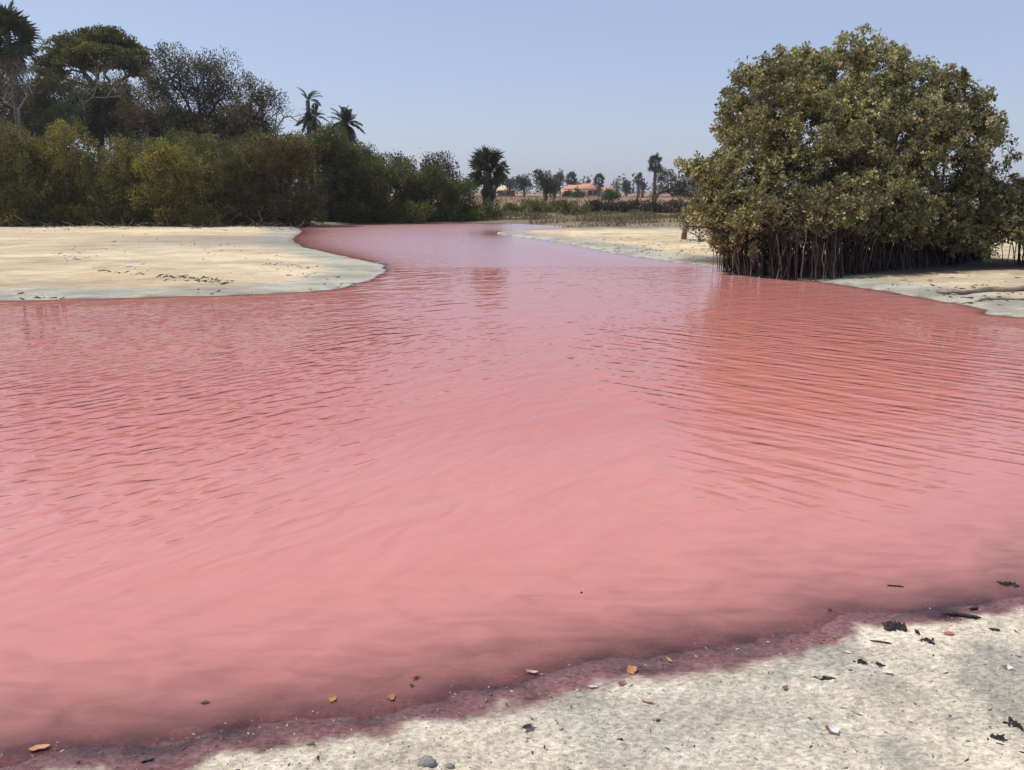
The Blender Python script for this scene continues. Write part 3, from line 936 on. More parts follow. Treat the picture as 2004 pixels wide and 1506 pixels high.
def palm(label, px, py_crown, Y, crown_px, kind='fan', n=26, dead=8, name='fan_palm', group=None, trunk_r=0.14, lean=0.0, el0=80, el1=-40, py_base=None, spread_z=0.25, dead_name='dead_frond'):
    c = at(px, py_crown, Y)
    base = np.array([c[0] - lean, Y, 0.0]); base[2] = hz(base[0], Y) - 0.05
    root = thing(name, label, 'palm', base, group)
    top = c - base
    mb = MB()
    s = np.linspace(0, 1, 9)
    pts = np.outer(s, top) ; pts[:, 0] = lean * s ** 1.6; pts[:, 1] = 0
    rad = trunk_r * (1.25 - 0.45 * s); rad[::2] *= 1.06
    tube(mb, pts, rad, 8)
    mb.build('trunk', 'palm_trunk', root, smooth=True)
    sc = crown_px / ppm(Y) / (1.15 if kind == 'fan' else 1.45)
    src = FAN if kind == 'fan' else FEA
    for i in range(n):
        f = (i + .5) / n
        el = R(el0 + (el1 - el0) * f ** 0.9 + rng.uniform(-9, 9)); az = i * 2.39996 + rng.uniform(-.25, .25)
        me = src[i % 2] if kind == 'fan' else src[min(2, int(f * 3))]
        frond(root, me, top - np.array([0, 0, spread_z * sc * f]), az, el, sc * rng.uniform(.85, 1.1), rng.uniform(-1.2, 1.2) if kind == 'fan' else rng.uniform(-.5, .5))
    for i in range(dead):
        az = i * 2.39996 + rng.uniform(-.3, .3)
        me = FAN_DEAD[i % 2] if kind == 'fan' else FEA[2]
        frond(root, me, top - np.array([0, 0, sc * rng.uniform(.25, .7)]), az, R(rng.uniform(-82, -50)), sc * rng.uniform(.8, 1.0), 0, dead_name)
    return root


palm('big dark fan palm cut by the left edge, taller than the hedge', 14, 62, 50, 62, n=34, dead=8, trunk_r=0.2)
# central fan palm with dead skirt
cp = palm('dark fan palm standing alone at the far water edge, with a dead brown skirt', 954, 326, 47.5, 44, n=34, dead=6, trunk_r=0.26, el0=88, el1=-22, spread_z=.5)
for i in range(22):      # dead skirt hanging close along the trunk
    frond(cp, FAN_DEAD[i % 2], np.array([0, 0, .9 + 2.0 * i / 22]), i * 2.4, R(-80 + rng.uniform(-6, 14)), .62, 0, 'dead_frond')
palm('small fan palm clump at the right side of the lone fan palm', 986, 328, 49.5, 16, n=14, dead=4, trunk_r=0.07, lean=.85)
# ragged coconut palm
Yc = 56
rc = palm('ragged coconut palm with few fronds sticking up above the hedge', 602, 196, Yc, 36, kind='feather', n=0, dead=0, name='coconut_palm', trunk_r=0.16)
tp = at(602, 196, Yc) - np.array(rc.location)
for az, el, s_, k in ((math.pi, 62, .9, 0), (R(20), 40, .85, 0), (R(-30), 10, .95, 1), (R(60), 55, .7, 0), (R(5), -12, .8, 0), (R(150), 50, .6, 0), (R(-70), 30, .6, 1), (R(35), 62, .75, 0), (R(10), 25, .9, 0), (R(-15), 48, .8, 0), (R(200), 72, .7, 0)):
    frond(rc, FEA[k], tp, az, R(el), s_ * .72)
for i in range(7):
    frond(rc, FEA[2], tp - np.array([0, 0, .35 + .06 * i]), i * 0.9, R(-84), .8, 0, 'dead_frond')
palm('small drooping palm right behind the ragged coconut palm', 616, 228, 57, 24, kind='feather', n=16, dead=3, name='small_palm', trunk_r=0.12)
palm('date palm with drooping grey-green fronds, right of the coconut palm', 676, 240, 52, 31, kind='feather', n=38, dead=9, name='date_palm', trunk_r=0.2, el1=-50)

# curved dead stem
b = at(737, 345, 50); b[2] = hz(b[0], 50)
mb = MB(); tube(mb, [np.array([0, 0, -.05]), at(737, 345, 50) - b, at(737, 318, 50) - b, at(740, 307, 50) - b, at(746, 304, 50) - b, at(750, 308, 50) - b], [.08, .07, .06, .07, .06, .02], 6)
tag(mb.build('dead_stem', 'bark', None, True, b), 'hooked dead stem poking above the far shrubs', 'dead stem')


# ------------------------------------------------------------------ the far field: trees, palms, houses
def far_tree(label, px, py_top, py_base, half, Y, cols=DKGREEN, name='far_tree', per=24, flat=False):
    yc = (py_top * 0.6 + py_base * 0.4); hh = (py_base - py_top)
    cl = []
    for i in range(7):
        a = rng.uniform(-1, 1)
        cl.append((px + a * half * .62, yc + rng.uniform(-.3, .25) * hh, half * rng.uniform(.34, .5), hh * rng.uniform(.16, .26), rng.uniform(-1, 1)))
    cl.append((px, py_top + hh * .26, half * .45, hh * .24))
    return tree(name, label, (px, py_base), Y, cl, cols, per, 0.5 * Y / 150, 0.0022 * Y, 0.0010 * Y, space=0.9 * Y / 150, group='trees round the far houses', fork=(px, yc + hh * .15), r_tip=0.03)


GREYG = [(0.075, 0.082, 0.048), (0.06, 0.066, 0.042), (0.095, 0.092, 0.054)]
far_tree('dark round tree right of the pale-roofed hut', 1025, 346, 376, 21, 170, GREYG)
far_tree('dark tree directly behind the pale-roofed hut', 998, 350, 378, 14, 185, GREYG)
far_tree('dark tree behind the fan palm, between two small roofs', 918, 352, 378, 18, 180, GREYG)
far_tree('olive-brown tree with bare left twigs left of the orange-roofed house', 1066, 334, 394, 24, 110, [(0.085, 0.075, 0.04), (0.07, 0.06, 0.036), (0.06, 0.06, 0.034)])
far_tree('grey-green tree tucked against the orange-roofed house, left side', 1084, 352, 394, 14, 118, GREYG)
far_tree('pale leafless round tree right of the house', 1207, 350, 380, 10, 190, [(0.16, 0.13, 0.10), (0.13, 0.11, 0.085)], per=9)
far_tree('low dark tree between the pale tree and the two far palms', 1226, 356, 382, 10, 190, GREYG)
far_tree('small green tree in front of the orange-roofed house', 1131, 370, 396, 12, 150, [(0.04, 0.075, 0.026), (0.05, 0.085, 0.03)])
far_tree('dark green bush by the left corner of the house wall', 1109, 375, 392, 8, 165, [(0.04, 0.07, 0.03)])
far_tree('bright green spreading bush right of the orange-roofed house', 1194, 374, 404, 22, 120, [(0.06, 0.105, 0.03), (0.075, 0.12, 0.04)])
far_tree('dark rounded tree behind the two palms left of the house', 1096, 337, 378, 14, 230, GREYG)
for lab, px, pc, Y, cr in (('fan palm rising behind the roof of the orange-roofed house', 1118, 346, 205, 14),
                           ('dark fan palm above the right end of the orange roof', 1172, 350, 190, 14),
                           ('far fan palm halfway between the house and the tall palm', 1250, 346, 150, 11),
                           ('small fan palm at the foot of the halfway fan palm', 1258, 361, 152, 8),
                           ('tall slim fan palm left of the mangrove, highest on the far field', 1283, 314, 125, 17),
                           ('low fan palm left of the pale leafless tree', 1152, 358, 215, 9)):
    palm(lab, px, pc, Y, cr, n=22, dead=5, trunk_r=0.22, group='palms round the far houses', spread_z=.7)
for dx, dz in ((-14, 12), (14, 12), (2, 14)):   # lower drooping heads of the tall palm
    pr = [o for o in COL.objects if o.get('label', '').startswith('tall slim')][0]
    t = at(1283 + dx * .35, 314 + dz, 125) - np.array(pr.location)
    for i in range(5):
        frond(pr, FAN[i % 3], t, (0 if dx > 0 else math.pi) + rng.uniform(-1, 1), R(rng.uniform(-50, 0)), 0.95)
tree('leaning_acacia', 'dark flat-topped acacia with a leaning trunk left of the mangrove', (1276, 402), 78,
     [(1305, 345, 24, 10), (1330, 356, 22, 10), (1350, 366, 20, 10), (1318, 372, 24, 8), (1300, 335, 14, 6), (1340, 382, 24, 8), (1360, 352, 16, 12)],
     GREYG, 26, 0.36, 0.15, 0.07, space=0.55, fork=(1290, 376), group='trees round the far houses', wob=.12, ball=.6)
tree('broken_tree', 'small dark leaning broken tree right of the bright green bush', (1275, 408), 74,
     [(1276, 384, 10, 7), (1288, 380, 9, 5)], GREYG, 16, 0.22, 0.12, 0.05, space=0.45, fork=(1277, 392), group='trees round the far houses', wob=.1)


def hip_roof(mb, cx, cy, z0, wx, wy, h, ridge, th=0.18):
    x, y, r = wx / 2, wy / 2, ridge / 2
    V = np.array([[-x, -y, 0], [x, -y, 0], [x, y, 0], [-x, y, 0], [-r, 0, h], [r, 0, h],
                  [-x, -y, -th], [x, -y, -th], [x, y, -th], [-x, y, -th]]) + [cx, cy, z0]
    mb.add(V, [[0, 1, 5, 4], [2, 3, 4, 5], [1, 0, 6, 7], [2, 1, 7, 8], [3, 2, 8, 9], [0, 3, 9, 6], [6, 9, 8, 7]], [[1, 2, 5], [3, 0, 4]])


def far_house():
    Y = 205
    s = ppm(Y)
    c = at(1138, 386, Y); zb = hz(c[0], Y)
    root = thing('house', 'low cream house with an orange hipped tile roof across the field', 'house', (c[0], Y, zb - .1))
    ev = at(1138, 369, Y)[2] - zb; tp_ = at(1138, 358.5, Y)[2] - zb
    W_ = 74 / s
    mb = MB(); box(mb, (0, 0, ev / 2 + .05), (W_ - 1.2, 7, ev + .1)); box(mb, (W_ * .5, .8, ev * .42), (4.5, 5, ev * .84)); mb.build('wall', 'plaster', root)
    mb = MB(); hip_roof(mb, 0, 0, ev + .1, W_, 9, tp_ - ev, W_ * .52); rf = mb.build('roof', 'roof_tile', root)
    mb = MB(); tube(mb, [(-W_ * .26, 0, tp_ + .12), (W_ * .26, 0, tp_ + .12)], .16, 6); mb.build('ridge_cap', 'roof_tile', rf)
    mb = MB(); hip_roof(mb, W_ * .5 + .8, .8, ev * .86, 6.2, 6.4, 1.1, 2.2); mb.build('side_roof', 'roof_tile', root)
    mb = MB(); V = np.array([[-W_ / 2 - .6, -6.6, ev - .75], [W_ * .10, -6.6, ev - .75], [W_ * .10, -4.2, ev - .05], [-W_ / 2 - .6, -4.2, ev - .05]])
    mb.add(np.concatenate([V, V - [0, 0, .14]]), [[0, 1, 2, 3], [7, 6, 5, 4], [0, 4, 5, 1], [1, 5, 6, 2], [2, 6, 7, 3], [3, 7, 4, 0]]); mb.build('veranda_roof', 'roof_tile', root)
    for i in range(6):
        mb = MB(); tube(mb, [(-W_ / 2 - .2 + i * W_ * .115, -6.3, 0), (-W_ / 2 - .2 + i * W_ * .115, -6.3, ev - .82)], [.16, .13], 8); mb.build('column', 'white_paint', root)
    for i, xx in enumerate((-W_ * .36, -W_ * .22, W_ * .2, W_ * .32)):
        mb = MB(); box(mb, (xx, -3.54, ev * .52), (1.15, .12, 1.2)); f = mb.build('window', 'white_paint', root)
        mb = MB(); box(mb, (xx, -3.61, ev * .52), (.9, .06, .95)); mb.build('pane', 'glass', f)
    mb = MB(); box(mb, (-W_ * .08, -3.54, 1.05), (1.05, .1, 2.05)); mb.build('door', 'wood', root)
    mb = MB(); box(mb, (W_ * .27, -1, tp_ - .2), (.9, .9, 1.5)); mb.build('chimney', 'plaster', rf)
    # pale hut
    Y = 190; s = ppm(Y)
    c = at(991, 377, Y); zb = hz(c[0], Y)
    root = thing('hut', 'low hut with a pale cream hipped roof right of the lone fan palm', 'hut', (c[0], Y, zb - .1))
    e2 = at(991, 370.5, Y)[2] - zb; t2 = at(991, 361, Y)[2] - zb
    mb = MB(); box(mb, (0, 0, e2 / 2), (33 / s, 4.2, e2)); mb.build('wall', 'mud_wall', root)
    mb = MB(); hip_roof(mb, 0, 0, e2, 40 / s, 5.4, t2 - e2, 19 / s); mb.build('roof', 'cream_roof', root)
    mb = MB(); box(mb, (.5, -2.14, 1.0), (.9, .1, 2.0)); mb.build('door', 'wood', root)
    Y = 185; s = ppm(Y); c = at(902, 372, Y); zb = hz(c[0], Y)
    root = thing('hut', 'small hut roof peeping out left of the lone fan palm', 'hut', (c[0], Y, zb - .1))
    e2 = at(902, 361, Y)[2] - zb; t2 = at(902, 355, Y)[2] - zb
    mb = MB(); box(mb, (0, 0, e2 / 2), (22 / s, 3.4, e2)); mb.build('wall', 'mud_wall', root)
    mb = MB(); hip_roof(mb, 0, 0, e2, 27 / s, 4.6, t2 - e2, 12 / s); mb.build('roof', 'cream_roof', root)


far_house()
# low dark shrubs in a line across the field
dk = [(0.060, 0.048, 0.038), (0.075, 0.058, 0.042), (0.055, 0.05, 0.034)]
row = [(1000, 1060, 394, 60, OLIVE, 'olive thicket in the field right of the lone fan palm'),
       (1046, 1108, 394, 61, BROWNOL, 'brown thicket in front of the bare-twigged olive tree'),
       (1094, 1152, 396, 56, OLIVE, 'olive bush standing forward in the reeds below the house'),
       (1138, 1200, 394, 61, dk, 'dark thicket below the green bush right of the house'),
       (1184, 1244, 396, 60, dk, 'dark thicket below and right of the bright green bush'),
       (1230, 1295, 395, 61, dk, 'dark thicket under the leaning broken tree'),
       (1282, 1348, 395, 60, dk, 'dark thicket nearest the mangrove in the field row'),
       (1336, 1420, 394, 62, dk, 'dark thicket half hidden behind the mangrove'),
       (985, 1020, 402, 60, GREEN, 'small green bush at the water end of the reeds')]
for x0, x1, yt, Y, cc, lab in row:
    shrub(lab, x0, x1, yt, Y, cc, name='thicket', group='thickets across the far field', per=26, L=0.15, W=0.06, space=0.42, dep=.7)


# ------------------------------------------------------------------ mangrove
def mangrove(label, lobes, front_y, stems, nroots, root_area, per=12, name='mangrove', space=0.20):
    base = np.array([stems[0][0], stems[0][1], 0.0]); base[2] = hz(base[0], base[1]) - .03
    root = thing(name, label, 'mangrove', base, 'mangroves on the right bank')
    blobs = []
    for px, py, r, Y in lobes:
        rr = r / ppm(Y)
        blobs.append((at(px, py, Y) - base, (rr, rr * 0.95, rr * 0.9)))
    tips, nm = blob_tips(blobs, space)
    # drop tips deep inside other lobes
    keep = np.ones(len(tips), bool)
    for c, r in blobs:
        q = np.linalg.norm((tips - c) / np.asarray(r), axis=1)
        keep &= ~((q < 0.62) & (rng.random(len(tips)) < .85))
    tips, nm = tips[keep], nm[keep]
    gn = fbm(tips[:, 0] * 1.1 + tips[:, 1] * .8 + 50, tips[:, 2] * 1.3 + tips[:, 1] * .5 + 50, 2)
    gap = (rng.random(len(tips)) < 0.06) | ((gn < .30) & (tips[:, 2] > 1.5))
    tips, nm, gn = tips[~gap], nm[~gap], gn[~gap]
    sp = rng.choice(len(tips), len(tips) // 7, replace=False)      # shoots that break the outline
    dsp = unit(nm[sp] + np.array([0, 0, .5]) + rng.normal(0, .25, (len(sp), 3)))
    tips = np.concatenate([tips, tips[sp] + dsp * .12, tips[sp] + dsp * .22]); nm = np.concatenate([nm, dsp, dsp]); gn = np.concatenate([gn, gn[sp], gn[sp]])
    n = len(tips)
    mb = MB()
    # rosettes: several whorls of leaves per tip
    cols = np.array([(0.245, 0.232, 0.105), (0.19, 0.186, 0.09), (0.43, 0.40, 0.19), (0.145, 0.142, 0.075), (0.25, 0.215, 0.105)])
    R_per = per
    k = np.repeat(np.arange(n), R_per)
    ctr = tips[k] + sph(len(k)) * rng.random((len(k), 1)) ** .5 * rng.uniform(.08, .22, (n, 1))[k]
    ax = unit(nm[k] * .8 + sph(len(k)) * .7 + np.array([0, 0, .55]))
    cv = np.clip(.72 + .95 * (gn[:, None] - .33) * 2.2 * .6 + rng.normal(0, .2, (n, 1)) + .12, .45, 1.7)
    rc_ = pick(cols, len(k), .15, [.28, .24, .2, .18, .10]) * cv[k]
    lk = np.repeat(np.arange(len(k)), 7)
    D = unit(ax[lk] * .65 + sph(len(lk)) * .9)
    s_ = rng.uniform(.7, 1.2, len(lk))
    leaves(mb, ctr[lk] + D * .012, D, .068 * s_, .032 * s_, np.clip(rc_[lk] * (1 + rng.normal(0, .22, (len(lk), 1))), .005, .7), fold=.15)
    mb.build('crown', 'mangrove_leaf', root)
    print(name, 'rosettes', len(k))
    st = MB()
    trunks = []
    for sx, sy, h_ in stems:
        z0 = hz(sx, sy) - .04
        b_ = np.array([sx, sy, z0]) - base
        trunks.append([b_, b_ + [rng.normal(0, .12), rng.normal(0, .1), h_ * .5], b_ + [rng.normal(0, .25), rng.normal(0, .2), h_]])
    sel = tips[rng.choice(n, min(n, 800), replace=False)]
    A = skeleton(st, sel, trunks, r_tip=.0055, power=.5, k=5, seg=.35, wob=.05, rmax=.10)
    st.build('trunk', 'root', root)
    # prop and hanging roots
    rt = MB(); rcol = np.array([(.03, .021, .017), (.05, .036, .029), (.085, .062, .05), (.17, .13, .105), (.045, .032, .028)])
    x0, x1, y0, y1 = root_area
    for i in range(nroots):
        f = rng.random()
        x = x0 + (x1 - x0) * f
        yy = front_y(x) + rng.random() ** 1.3 * (y1 - y0)
        zt = rng.uniform(.55, 1.05) + .55 * min(1, (yy - front_y(x)) / 1.2)
        gz = max(hz(x, yy), -.25) - .04
        lean = rng.normal(0, .16); ly = rng.normal(.28, .15)
        s = np.linspace(0, 1, 6)
        pts = np.stack([x + lean * s ** 1.3 + rng.normal(0, .012, 6), yy + ly * s + rng.normal(0, .012, 6), gz + (zt - gz) * s], 1) - base
        tube(rt, pts, rng.uniform(.005, .012) * (1.1 - .4 * s), 4, rcol[rng.integers(len(rcol))] * rng.uniform(.7, 1.3), caps=False)
    for i in range(nroots // 6):     # arching props
        x = rng.uniform(x0, x1); yy = front_y(x) + rng.uniform(.0, 1.2)
        dx = rng.normal(0, .55); zt = rng.uniform(.7, 1.3); gz = hz(x, yy) - .04
        s = np.linspace(0, 1, 8)
        pts = np.stack([x + dx * s ** 2, yy + .5 * s, gz + (zt - gz) * np.sin(s * math.pi / 2)], 1) - base
        tube(rt, pts, rng.uniform(.010, .018) * (1.1 - .35 * s), 5, rcol[rng.integers(0, 3)], caps=False)
    o = rt.build('prop_root', 'root_tint', root); o['kind'] = 'stuff'
    return root


LOBES = [(1520, 190, 88, 18.2), (1560, 130, 50, 18.6), (1590, 105, 30, 18.6), (1690, 150, 78, 18.6), (1735, 120, 48, 18.8), (1650, 112, 32, 18.6), (1462, 245, 52, 17.6), (1490, 140, 38, 18.2),
         (1600, 270, 105, 17.8), (1810, 205, 84, 18.3), (1866, 220, 62, 18.2), (1905, 270, 54, 18.0), (1908, 330, 48, 17.8),
         (1450, 365, 70, 17.0), (1400, 340, 42, 17.2), (1368, 340, 26, 17.4), (1356, 328, 15, 17.4), (1500, 415, 72, 16.6), (1470, 446, 44, 16.0), (1545, 420, 46, 15.8), (1610, 412, 44, 15.7), (1670, 415, 42, 16.0), (1740, 425, 40, 16.4), (1960, 425, 44, 17.2), (1905, 450, 40, 17.2), (1860, 440, 44, 17.2),
         (1660, 360, 88, 16.9), (1640, 410, 58, 16.3), (1725, 400, 66, 16.6), (1800, 430, 50, 17.0), (1820, 370, 90, 17.8), (1760, 290, 90, 17.8), (1900, 400, 62, 17.6), (1420, 430, 46, 16.7), (1430, 470, 30, 16.6), (1395, 410, 36, 17.1), (1560, 360, 80, 17.2), (1850, 300, 80, 17.4)]

LOBES = [(px, py + 22 * max(0, (300 - py) / 200) ** .5, r, Y) for px, py, r, Y in LOBES]

FRONT = np.array([gp(x, y, .06) for x, y in ((1396, 516), (1420, 527), (1450, 534), (1550, 543), (1620, 544), (1700, 535), (1800, 527), (1950, 509))])


def front(x):
    # shoreline-following front of the root curtain
    return np.interp(x, FRONT[:, 0], FRONT[:, 1])


mangrove('large mangrove with a dense curtain of prop roots on the right bank', LOBES, front,
         [(7.2, 18.0, 1.5), (5.6, 17.6, 1.4), (6.4, 17.2, 1.3), (8.4, 18.2, 1.5), (9.3, 18.2, 1.5), (7.6, 17.3, 1.2), (4.9, 17.5, 1.1), (9.9, 18.2, 1.3)], 1350, (FRONT[0, 0], 10.9, 16.2, 18.2))
LOB2 = [(2010, 400, 46, 17.0), (1985, 430, 30, 16.8), (2062, 390, 62, 17.6), (2030, 368, 30, 17.6), (1995, 450, 24, 16.7), (2080, 430, 70, 17.2), (2050, 330, 22, 17.8)]
mangrove('smaller mangrove bush cut by the right edge of the photo', LOB2, lambda x: 16.8 + 0 * x,
         [(11.6, 17.4, .9), (11.0, 17.2, .7), (12.1, 17.8, .9)], 90, (10.7, 12.4, 16.8, 18))

# leaning bare stem at the left foot of the mangrove
b = gp(1338, 461, 0.2); b[2] = hz(b[0], b[1]) - .03
Yb = b[1]
mb = MB(); tube(mb, [np.zeros(3), at(1340, 450, Yb) - b, at(1346, 438, Yb - .2) - b, at(1356, 428, Yb - .6) - b], [.10, .085, .07, .055], 7)
ls = thing('leaning_tree', 'short leaning bare stem on the sand at the left foot of the mangrove', 'stem', b)
mb.build('trunk', 'drift', ls, True)
mb = MB(); tp2 = rng.normal(0, .22, (26, 3)) + (at(1352, 428, Yb - .4) - b)
foliage(mb, tp2, sph(26), [(0.13, 0.115, 0.045), (0.10, 0.09, 0.04)], per=14, spread=.14, L=.12, W=.05)
mb.build('crown', 'mangrove_leaf', ls)
# dry twig bush beside it
b = gp(1368, 462, .25); b[2] = hz(b[0], b[1])
mb = MB(); tipsd = unit(rng.normal(size=(60, 3)) + [0, 0, .5]) * rng.uniform(.4, .8, (60, 1)) * [1, .8, .8]
skeleton(mb, tipsd, [[np.zeros(3), np.array([0, 0, .15])]], r_tip=.007, k=4, seg=.2)
foliage(mb, tipsd, sph(60), [(0.14, 0.11, 0.08)], per=6, spread=.12, L=.07, W=.02)
tag(mb.build('twig_bush', 'root', None, loc=b), 'small dry grey twig bush right of the leaning bare stem', 'bush')


# ------------------------------------------------------------------ grass, reeds, litter (stuff)
def blades(name, n, xr, yr, hr, wid, cols, dens=None, label=None, lean=.25, matl='grass'):
    x = rng.uniform(*xr, n); y = rng.uniform(*yr, n)
    if dens is not None:
        k = rng.random(n) < dens(x, y); x, y = x[k], y[k]
    sd = lookup('sd', x, y); k = sd > .15; x, y, sd = x[k], y[k], sd[k]
    z = H(x, y); n = len(x)
    P = np.stack([x, y, z - .02], 1)
    D = np.stack([rng.normal(0, lean, n), rng.normal(0, lean, n), np.ones(n)], 1)
    h = rng.uniform(*hr, n) * (0.6 + 0.8 * fbm(x * .8, y * .8, 2))
    mb = MB(); leaves(mb, P, D, h, wid, pick(cols, n), fold=.1, droop=.1)
    o = mb.build(name, matl); o['kind'] = 'stuff'
    if label: o['label'] = label; o['category'] = 'grass'
    return o


patch = lambda a, t: (lambda x, y: sstep(t - .08, t + .08, fbm(x * a + 31, y * a, 3)))
blades('reed_grass', 60000, (-2, 34), (41.5, 60), (.10, .36), .035, [(0.22, 0.18, 0.09), (0.18, 0.15, 0.075), (0.30, 0.24, 0.14), (0.14, 0.11, 0.07)], patch(.8, .55), 'olive and straw reeds between the sand spit and the field thickets')
blades('field_grass', 50000, (-60, 150), (66, 190), (.2, .5), .07, [(0.27, 0.19, 0.12), (0.22, 0.155, 0.10), (0.30, 0.22, 0.14)], patch(.1, .42), 'dry reddish brown grass covering the far field')
blades('shore_weed', 9000, (-2, 22), (36.5, 42), (.05, .22), .025, [(0.16, 0.13, 0.075), (0.11, 0.09, 0.06)], patch(.9, .55), 'low scattered weeds on the mud flat before the reeds')

# far wood on the horizon
mb = MB()
n = 420
wx = rng.uniform(-420, 520, n); wy = rng.uniform(330, 430, n)
hh = rng.uniform(5, 9.5, n) * (.6 + .7 * fbm(wx * .02, wy * 0, 3))
t_ = np.stack([wx, wy, hh * .5 + .8], 1)
k = np.repeat(np.arange(n), 26)
P = t_[k] + sph(len(k)) * np.stack([rng.uniform(2, 4.5, len(k)), rng.uniform(2, 4, len(k)), hh[k] * .55], 1)
leaves(mb, P, sph(len(k)), 1.6, .9, pick(GREYG, len(k)))
o = mb.build('far_woodland', 'leaf'); o['kind'] = 'stuff'; o['label'] = 'low dark wood along the horizon'; o['category'] = 'woodland'


def chips(name, pos, size, cols, matl, label, cat, flat=.25, tilt=.25, zoff=0.0, elong=1.6, kind='stuff'):
    """irregular five-sided flakes lying on the ground"""
    n = len(pos)
    x, y = pos[:, 0], pos[:, 1]
    z = H(x, y) + zoff
    ang = rng.uniform(0, 6.28, n); s = rng.uniform(size[0], size[1], n) * rng.uniform(.6, 1, n)
    k = 6
    a = np.arange(k) * 2 * math.pi / k
    rr = rng.uniform(.6, 1.1, (n, k))
    u = np.cos(a) * rr * s[:, None] * elong; v = np.sin(a) * rr * s[:, None] / elong
    tx, ty = rng.normal(0, tilt, (n, 1)), rng.normal(0, tilt, (n, 1))
    w = u * tx + v * ty
    X = u * np.cos(ang)[:, None] - v * np.sin(ang)[:, None]; Y_ = u * np.sin(ang)[:, None] + v * np.cos(ang)[:, None]
    th = (s * flat)[:, None]
    top = np.stack([X * .8, Y_ * .8, w * .8 + th], -1); bot = np.stack([X, Y_, w - th * .3], -1)
    c = np.stack([x, y, z], 1)[:, None, :]
    V = np.concatenate([top + c, bot + c], 1).reshape(-1, 3)
    Q = []; T = []
    for i in range(k):
        j = (i + 1) % k; Q.append([i + k, j + k, j, i])
    for i in range(1, k - 1): T.append([0, i, i + 1])
    off = (np.arange(n) * 2 * k)[:, None, None]
    mb = MB(); mb.add(V, (np.array(Q)[None] + off).reshape(-1, 4), (np.array(T)[None] + off).reshape(-1, 3), np.repeat(pick(cols, n), 2 * k, 0))
    o = mb.build(name, matl)
    if kind: o['kind'] = kind
    o['label'] = label; o['category'] = cat
    return o


def scatter(n, pxr, pyr, cond, z=0.05):
    out = []
    while len(out) < n:
        p = gp(rng.uniform(*pxr), rng.uniform(*pyr), z)
        out.append(p[:2])
    P = np.array(out); sd = lookup('sd', P[:, 0], P[:, 1])
    return P[cond(sd)]


M['chip'] = leaf_mat('crust_flake', rough=.9, spec=.15, trans=0.0)
chips('crust_flakes', scatter(5000, (-100, 2100), (1150, 1560), lambda s: s > .12), (.0015, .0065), [(0.42, 0.40, 0.33), (0.36, 0.34, 0.29), (0.50, 0.47, 0.38), (0.24, 0.23, 0.20)], 'chip', 'tiny broken flakes of pale mud crust on the near bank', 'flakes', tilt=.35, elong=1.2)
chips('wet_grit', scatter(2600, (-100, 2100), (1120, 1540), lambda s: (s > -.05) & (s < .09)), (.002, .007), [(0.22, 0.11, 0.11), (0.12, 0.07, 0.075), (0.34, 0.20, 0.19), (0.45, 0.33, 0.30)], 'chip', 'mauve grit along the wet near waterline', 'grit', zoff=.001)
chips('dark_crumbs', scatter(240, (-100, 2100), (1180, 1560), lambda s: s > .05), (.003, .010), [(0.05, 0.042, 0.034), (0.09, 0.075, 0.06)], 'chip', 'dark bark crumbs strewn over the near bank', 'crumbs', elong=1.9)
# wrack on the left spit
wr = []
for x0, y0, x1, y1, n, sp in ((180, 519, 330, 530, 60, 3), (300, 530, 460, 536, 110, 5), (380, 537, 450, 541, 50, 3), (50, 448, 250, 442, 40, 6), (110, 490, 160, 502, 25, 6), (520, 500, 700, 545, 60, 18), (40, 560, 200, 570, 40, 8),
                              (250, 460, 560, 500, 60, 22), (0, 450, 500, 570, 90, 30)):
    for _ in range(n):
        f = rng.random(); wr.append(gp(x0 + (x1 - x0) * f + rng.normal(0, sp), y0 + (y1 - y0) * f + rng.normal(0, sp * .4), .18)[:2])
wr = np.array(wr)
chips('dark_wrack', wr[rng.random(len(wr)) < .75], (.012, .045), [(0.05, 0.042, 0.032), (0.09, 0.075, 0.055)], 'chip', 'dark plant wrack strewn in lines over the left sand spit', 'wrack', elong=2.0, flat=.3)
wr = np.array([gp(rng.uniform(1040, 1400), rng.normal(478, 13), .2)[:2] for _ in range(360)] + [gp(rng.uniform(1640, 2004), rng.normal(560, 14), .15)[:2] for _ in range(140)])
sdw = lookup('sd', wr[:, 0], wr[:, 1])
chips('leaf_litter', wr[sdw > .15], (.012, .05), [(0.10, 0.08, 0.055), (0.16, 0.125, 0.085), (0.07, 0.055, 0.04)], 'chip', 'brown leaf litter scattered over the right bank', 'litter', elong=1.9, flat=.3)
# fallen twigs along the hedge foot
mb = MB()
for _ in range(260):
    p = gp(rng.uniform(-50, 600), rng.normal(433, 2.0), .3); z = hz(p[0], p[1])
    a = rng.uniform(0, 6.28); L_ = rng.uniform(.2, .9); el = abs(rng.normal(0, .35))
    d = np.array([math.cos(a) * math.cos(el), math.sin(a) * math.cos(el), math.sin(el)])
    q = np.array([p[0], p[1], z + .01])
    tube(mb, [q, q + d * L_ * .5 + rng.normal(0, .03, 3), q + d * L_], [.012, .009, .004], 4)
o = mb.build('hedge_twigs', 'drift'); o['kind'] = 'stuff'; o['label'] = 'dry fallen twigs along the foot of the left hedge'; o['category'] = 'twigs'

